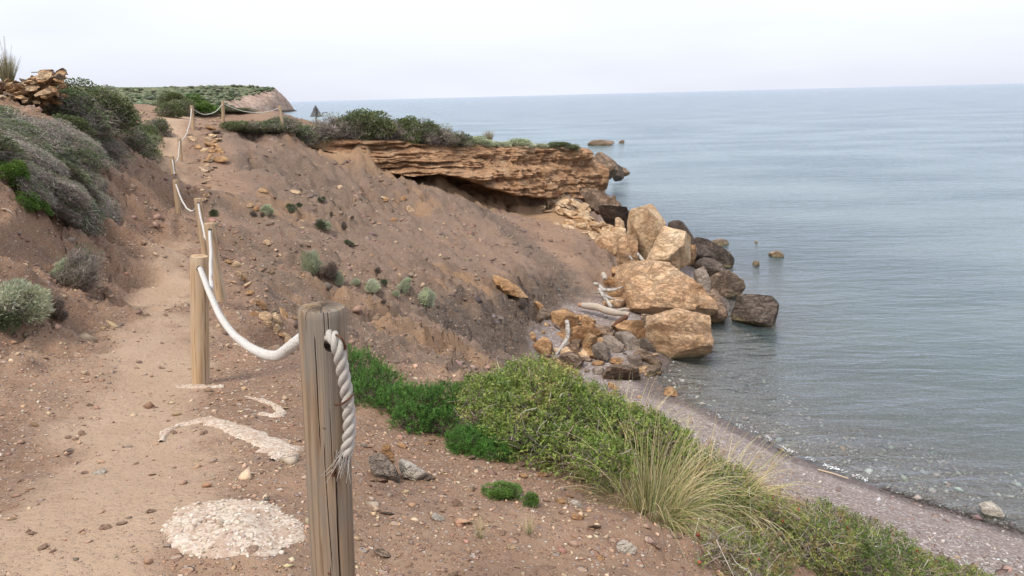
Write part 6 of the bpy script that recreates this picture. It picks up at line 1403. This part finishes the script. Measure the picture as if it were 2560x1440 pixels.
def footing(name, ring_px, label, lift=0.011, inner_px=None, n_peb=120, stuff=300, pr=(0.006, 0.013)):
    """cast patch: outline traced on the ground, domed a little, studded with pebbles"""
    ring = np.array([hit(a, b) for a, b in ring_px]); 
    s = np.linspace(0, len(ring), 97)[:-1]; rp = np.vstack([ring, ring[:1]]); ring = np.stack([np.interp(s, np.arange(len(rp)), rp[:, k]) for k in range(3)], 1)
    c0 = ring.mean(0) if inner_px is None else hit(*inner_px); root = np.array([c0[0], c0[1], float(ground_z(c0[0], c0[1]))]); V = []; m_ = 14
    ring[:, :2] += (ring[:, :2] - c0[:2]) * (0.22 * fbm(ring * 8, 5))[:, None]
    for q in np.linspace(0, 1, m_):
        xy = c0[:2] + (ring[:, :2] - c0[:2]) * q
        z = ground_z(xy[:, 0], xy[:, 1]) + lift * (1 - q ** 6) - 0.012 * (q > 0.99) + 0.006 * fbm(np.stack([xy[:, 0] * 9, xy[:, 1] * 9, xy[:, 0] * 0], 1), 3)
        V.append(np.column_stack([xy, z]))
    V = np.concatenate(V) - root; ii = np.arange(m_ * 96).reshape(m_, 96); jj = np.roll(ii, -1, 1)
    Fq = np.stack([ii[:-1], ii[1:], jj[1:], jj[:-1]], -1).reshape(-1, 4)[:, ::-1]
    e = empty(name, root); obj('mortar', mkmesh('mortar', V, Fq, mat=mt_conc), e)
    def pick(k):
        a = rng.integers(0, 96, k); q = np.sqrt(rng.random(k)) * 0.98; xy = c0[:2] + (ring[a, :2] - c0[:2]) * q[:, None]
        return np.column_stack([xy, ground_z(xy[:, 0], xy[:, 1]) + lift * (1 - q ** 6) - 0.001]) - root
    for P in pick(n_peb):
        o = obj('pebble', PEB[int(rng.integers(0, 4))], e, P, (rng.normal(0, .3), rng.normal(0, .3), rng.uniform(0, 6.28)), (rng.uniform(*pr),) * 3)
    if stuff:
        Pk = pick(stuff); sz_ = rng.uniform(pr[0] * .5, pr[1] * .75, stuff); Vs = (Vi[None] * sz_[:, None, None] * np.array([1, .85, .6])) + Pk[:, None]; Fs = Fi[None] + (np.arange(stuff) * len(Vi))[:, None, None]
        tag(obj('small_pebbles', mkmesh('small_pebbles', Vs.reshape(-1, 3), Fs.reshape(-1, 3), np.repeat(palette(rng, [(0.50, 0.42, 0.34), (0.42, 0.33, 0.26), (0.56, 0.49, 0.41), (0.32, 0.225, 0.165)], stuff, .1), len(Vi), 0), smooth=False, mat=MT_GRAVEL), e), kind='stuff')
    return tag(e, label, 'footing'), root
el = [(580 + 182 * math.cos(a) * (1 + 0.06 * math.sin(3 * a + 1)), 1327 + 84 * math.sin(a) * (1 + 0.05 * math.cos(2 * a))) for a in np.linspace(0, 2 * math.pi, 25)[:-1]]
ftg, froot = footing('concrete_footing', el, 'round whitish pebbly concrete footing set in the path beside the old post', n_peb=210, stuff=240, pr=(0.005, 0.0135))
hc = hit(515, 1322); mb = MB(); an = np.linspace(0, 2 * math.pi, 33); mb.tube([(hc[0] + 0.052 * math.cos(a), hc[1] + 0.060 * math.sin(a), ground_z(hc[0], hc[1]) + 0.009 + 0.003 * math.sin(3 * a)) - froot for a in an], [0.010 + 0.004 * math.sin(2 * a + 1) for a in an], 8, caps=False); obj('hole_rim', mb.mesh('hole_rim', mt_conc), ftg)
def strip_footing(name, px, wid, label, n_peb, stuff, lift=0.014, pr=(0.005, 0.010)):
    """broken strip of the same cast, following a line on the ground"""
    P = np.array([hit(a, b) for a, b in px]); s = np.linspace(0, len(P) - 1, 70); P = np.stack([np.interp(s, np.arange(len(P)), P[:, k]) for k in range(3)], 1)
    for _ in range(4): P[1:-1] = (P[:-2] + 2 * P[1:-1] + P[2:]) / 4
    w = np.interp(s, np.arange(len(wid)), wid); t = np.gradient(P[:, :2], axis=0); t /= np.linalg.norm(t, axis=1)[:, None]; nrm = np.stack([-t[:, 1], t[:, 0]], 1)
    w = w * (1 + 0.5 * perlin(P * 13)); m_ = 9; root = P[len(P) // 2].copy(); V = []
    for q in np.linspace(-1, 1, m_):
        jit = 0.35 * perlin(P * 16 + q * 3) * abs(q); xy = P[:, :2] + nrm * (w * (q + jit))[:, None]
        V.append(np.column_stack([xy, ground_z(xy[:, 0], xy[:, 1]) + lift * (1 - q ** 4) - 0.010 * (abs(q) > 0.99) + 0.006 * fbm(np.column_stack([xy * 10, xy[:, 0] * 0]), 3)]))
    V = np.stack(V); ii = np.arange(m_ * 70).reshape(m_, 70); Fq = np.stack([ii[:-1, :-1], ii[:-1, 1:], ii[1:, 1:], ii[1:, :-1]], -1).reshape(-1, 4)[:, ::-1]
    e = empty(name, root); me = mkmesh('mortar', V.reshape(-1, 3) - root, Fq, mat=mt_conc)
    bm = bmesh.new(); bm.from_mesh(me); bmesh.ops.recalc_face_normals(bm, faces=bm.faces)
    if sum(f.normal.z for f in bm.faces) < 0: bmesh.ops.reverse_faces(bm, faces=bm.faces)
    bm.to_mesh(me); bm.free(); obj('mortar', me, e)
    def pick(k):
        i = rng.integers(0, m_ - 1, k); j = rng.integers(0, 69, k); f, g = rng.random((k, 1)), rng.random((k, 1))
        return (V[i, j] * (1 - f) + V[i + 1, j] * f) * (1 - g) + (V[i, j + 1] * (1 - f) + V[i + 1, j + 1] * f) * g - root
    for q in pick(n_peb): obj('pebble', PEB[int(rng.integers(0, 4))], e, q, (rng.normal(0, .3), rng.normal(0, .3), rng.uniform(0, 6.28)), (rng.uniform(*pr),) * 3)
    Pk = pick(stuff); sz_ = rng.uniform(pr[0] * .5, pr[1] * .75, stuff); Vs = (Vi[None] * sz_[:, None, None] * np.array([1, .85, .6])) + Pk[:, None]; Fs = Fi[None] + (np.arange(stuff) * len(Vi))[:, None, None]
    tag(obj('small_pebbles', mkmesh('small_pebbles', Vs.reshape(-1, 3), Fs.reshape(-1, 3), np.repeat(palette(rng, [(0.50, 0.42, 0.34), (0.42, 0.33, 0.26), (0.56, 0.49, 0.41), (0.32, 0.225, 0.165)], stuff, .1), len(Vi), 0), smooth=False, mat=MT_GRAVEL), e), kind='stuff')
    return tag(e, label, 'footing')
strip_footing('concrete_footing', [(404,1106),(412,1082),(445,1066),(490,1055),(525,1050),(580,1070),(640,1092),(700,1122),(715,1140),(680,1152)], [0.014, 0.028, 0.034, 0.045, 0.08, 0.085, 0.10, 0.13, 0.09, 0.03], 'curved strip of old concrete between two posts on the path', 70, 300)
strip_footing('concrete_footing', [(615,995),(655,1003),(690,1018),(705,1032),(690,1042),(650,1036)], [0.02, 0.03, 0.035, 0.045, 0.045, 0.03], 'small broken patch of old concrete behind the old grey post', 30, 160)
strip_footing('concrete_footing', [(440,969),(478,965),(520,968),(560,967)], [0.02, 0.05, 0.05, 0.02], 'thin concrete collar round the foot of the second post', 20, 80, 0.01)

# ================================================================== DRIFTWOOD
mt_drift, nt = new_mat('driftwood'); co = geo_pos(nt); gr_ = noise_t(nt, mapped(nt, co, (6, 18, 22), (0.2, 0.3, 0.2)), 1.0, 5, 0.65)
finish(nt, mixc(nt, ramp(nt, noise_t(nt, co, 3.5, 4), [(0.52, 0.0), (0.72, 0.7)]), ramp(nt, gr_, [(0.3, (0.40, 0.33, 0.265)), (0.5, (0.36, 0.31, 0.26)), (0.7, (0.47, 0.425, 0.365))]), (0.45, 0.33, 0.22)), 0.85, bump(nt, gr_, 0.5, 0.02), 0.2)
mt_bleach, nt = new_mat('bleached_driftwood'); gr_ = noise_t(nt, mapped(nt, geo_pos(nt), (8, 8, 3)), 1.0, 4); finish(nt, ramp(nt, gr_, [(0.36, (0.16, 0.135, 0.115)), (0.46, (0.34, 0.31, 0.275)), (0.7, (0.47, 0.44, 0.40))]), 0.85, bump(nt, gr_, 0.4, 0.01), 0.2)
def drift(px, radii, mat, label, name='driftwood', cat='driftwood', forks=()):
    def path(pl):
        P = np.array([at(np.array(float(a)), np.array(float(b)), np.array(float(c))) for a, b, c in pl]); s = np.linspace(0, len(P) - 1, 30)
        P = np.stack([np.interp(s, np.arange(len(P)), P[:, k]) for k in range(3)], 1)
        for _ in range(6): P[1:-1] = (P[:-2] + 2 * P[1:-1] + P[2:]) / 4
        return P
    P = path(px); root = P[0]; mb = MB(); rr = np.interp(np.linspace(0, 1, 30), np.linspace(0, 1, len(radii)), radii) * (1.0 + 0.10 * perlin(P * 2.2 + 5))
    mb.tube(P - root + 0.3 * rr[:, None] * np.stack([perlin(P * 3), perlin(P * 3 + 9), perlin(P * 3 + 20)], 1), rr, 8)
    e = obj(name, mb.mesh(name, mat, smooth=False), loc=root); tag(e, label, cat)
    for pl, rd in forks:
        Q = path(pl); mb = MB(); mb.tube(Q - root, np.interp(np.linspace(0, 1, 30), np.linspace(0, 1, len(rd)), rd), 9); obj('branch', mb.mesh('branch', mat), e)
    return e
lg = drift([(1456,763,25.0),(1480,766,24.8),(1530,778,24.5),(1572,788,24.2)], [0.10, 0.125, 0.13, 0.08], mt_drift, 'thick grey driftwood log with a brown broken end', forks=[([(1545,778,24.4),(1560,772,24.3),(1573,773,24.2)], [0.06, 0.045, 0.03])])
mb = MB(); q_ = at(np.array(1444.), np.array(762.), np.array(25.0)); r_ = np.array(lg.location); mb.tube([q_ - r_, (q_ - r_) * 0.3, (r_ - q_) * 0.1], [0.04, 0.085, 0.102], 8, np.array([0.36, 0.20, 0.11])); obj('broken_end', mb.mesh('broken_end', MT_TWIG, smooth=False), lg)
drift([(1417,803,22.7),(1421,830,22.3),(1416,852,22.0),(1402,870,21.7),(1389,888,21.4)], [0.075, 0.075, 0.07, 0.06, 0.035], mt_bleach, 'bent white bleached driftwood leaning on the orange slabs')
drift([(1485,709,26.6),(1500,714,26.5),(1508,726,26.4),(1530,726,26.3),(1557,717,26.2)], [0.05, 0.075, 0.07, 0.06, 0.035], mt_bleach, 'pale forked driftwood branch, upper of the two', forks=[([(1508,724,26.4),(1495,732,26.3),(1482,731,26.3)], [0.05, 0.035, 0.02])])
drift([(1497,722,26.2),(1508,738,25.9),(1520,756,25.6),(1531,770,25.2)], [0.05, 0.07, 0.07, 0.06], mt_bleach, 'pale forked driftwood branch standing over the log', forks=[([(1512,740,25.8),(1528,746,25.8),(1540,752,25.8),(1558,753,25.8)], [0.06, 0.045, 0.04, 0.035])])
drift([(1594,634,29.0),(1603,645,28.8),(1612,655,28.6),(1622,668,28.4)], [0.06, 0.075, 0.07, 0.06], mt_bleach, 'white driftwood piece jammed between the cream boulders')
drift([(1574,640,29.4),(1581,650,29.2)], [0.05, 0.04], mt_bleach, 'stub of white driftwood behind the ribbed block')
drift([(1564,792,23.9),(1548,803,23.6),(1532,818,23.3)], [0.09, 0.085, 0.07], MT_BROWN and mt_rust, 'dark brown driftwood stump beside the grey log')
drift([(1508,685,27.6),(1513,692,27.4),(1512,698,27.3)], [0.08, 0.10, 0.08], mt_drift, 'short pale driftwood stump at the foot of the slope')
q0, q1 = at_z(np.array(2045.), np.array(1171.), 0.16), at_z(np.array(2121.), np.array(1193.), 0.16)
mb = MB(); mb.tube([np.zeros(3), (q1 - q0) / 2 + np.array([0, 0, .01]), q1 - q0], [0.013, 0.012, 0.010], 8, np.array([0.6, 0.47, 0.32])); q0[2] = max(ground_z(q0[0], q0[1]), ground_z(q1[0], q1[1])) + 0.015
tag(obj('cane', mb.mesh('cane', MT_TWIG), loc=q0), 'straw coloured cane lying on the wet sand', 'cane')

# bare roots and sticks on the bank
def stick(px, rad, label, col=(0.34, 0.28, 0.23), name='root', mid=0.05, lift=0.05, cat='root'):
    P = []
    for a, b in px:
        h_ = hit(a, b); P.append(h_ + np.array([0, 0, lift]))
    P = np.array(P); s = np.linspace(0, len(P) - 1, 24); P = np.stack([np.interp(s, np.arange(len(P)), P[:, k]) for k in range(3)], 1); P = P + mid * np.stack([perlin(P * 2.5 + k * 7) for k in range(3)], 1)
    for _ in range(3): P[1:-1] = (P[:-2] + 2 * P[1:-1] + P[2:]) / 4
    mb = MB(); mb.tube(P - P[0], np.linspace(rad, rad * .35, 24), 6, np.array(col)); return tag(obj(name, mb.mesh(name, MT_TWIG), loc=P[0]), label, cat)
for px, rad, lb in [([(212,300),(228,285),(232,302),(218,316)], 0.028, 'curled pale root hanging on the bank'),([(235,345),(255,352),(275,368),(270,390)], 0.022, 'thin root running down the bank towards the path'),([(160,310),(185,303),(205,312),(225,330)], 0.03, 'pale root along the bank lip'),([(278,350),(290,368),(305,372)], 0.018, 'short root over the path side of the bank'),([(196,470),(222,478),(240,495),(242,515)], 0.016, 'bare pale branch on the dead scrub'),([(0,535),(30,552),(42,570)], 0.008, 'thin twig lying on the left bank'),
                    ([(960,520),(990,530),(1000,545)], 0.02, 'fallen twig on the upper scree'),([(828,505),(850,525)], 0.03, 'straight stick lying on the upper scree')]:
    stick(px, rad, lb)
p0 = at(np.array(78.), np.array(181.), np.array(16.2)); p1 = at(np.array(170.), np.array(186.), np.array(16.6)); mb = MB(); mb.tube([np.zeros(3), (p1 - p0) * .5 + np.array([0, 0, .03]), p1 - p0], [0.01, 0.014, 0.018], 5, np.array([0.22, 0.19, 0.16])); tag(obj('stick', mb.mesh('stick', MT_TWIG), loc=p0), 'dry stick poking out over the tumbled wall', 'stick')

# ================================================================== WATER EDGE: foam and seaweed
sh = np.array([at_z(np.array(float(a)), np.array(float(b)), 0.0) for a, b in ((1700,1003),(1830,1066),(1890,1092),(1960,1133),(2040,1166),(2100,1188),(2180,1216),(2250,1238),(2400,1283),(2560,1333))])
def along(poly, n, a, b):
    s = np.concatenate([[0], np.cumsum(np.linalg.norm(np.diff(poly, axis=0), axis=1))]); q = rng.uniform(a, b, n) * s[-1]
    return np.stack([np.interp(q, s, poly[:, k]) for k in range(3)], 1), q / s[-1]
rng = np.random.default_rng(91)
P, q = along(sh, 1500, 0.14, 0.66); off = 0.22 + 0.09 * perlin(np.stack([q * 30, q * 0, q * 0], 1)) + rng.normal(0, 0.045, 1500); P[:, 0] += off * 0.6; P[:, 1] += off * 0.8
keep = perlin(np.stack([q * 22, q * 0 + 3, q * 0], 1)) + 0.35 * sstep(0.2, 0.6, q) > 0.05 + rng.random(1500) * 0.9; P = P[keep]; n = len(P); S = rng.uniform(0.003, 0.014, n)
V = Vi[None] * S[:, None, None] * np.array([1.6, 1.2, 0.35]) + P[:, None] + np.array([0, 0, 0.006]); F = Fi[None] + (np.arange(n) * len(Vi))[:, None, None]
mt_foam, nt = new_mat('foam'); finish(nt, (0.78, 0.80, 0.80), 0.6)
tag(obj('foam', mkmesh('foam', V.reshape(-1, 3), F.reshape(-1, 3), mat=mt_foam)), 'thin line of white foam where the ripples meet the beach', 'foam', None, 'stuff')
P, q = along(sh, 900, 0.70, 1.0); off = -0.02 + rng.normal(0, 0.10, 900); P[:, 0] += off * 0.6; P[:, 1] += off * 0.8; P[:, 2] = np.maximum(ground_z(P[:, 0], P[:, 1]), 0) + 0.012
az = rng.uniform(0, 6.28, 900); d_ = np.stack([np.cos(az), np.sin(az), rng.normal(0, .25, 900)], 1); V, F, CC = leaves_arr(P, d_, rng.uniform(0.04, 0.13, 900), 0.010, palette(rng, [(0.05, 0.04, 0.032), (0.09, 0.07, 0.055), (0.035, 0.03, 0.028)], 900), rng)
tag(obj('seaweed', mkmesh('seaweed', V, F, CC, smooth=False, mat=MT_TWIG)), 'dark strands of seaweed washed up along the water line', 'seaweed', None, 'stuff')
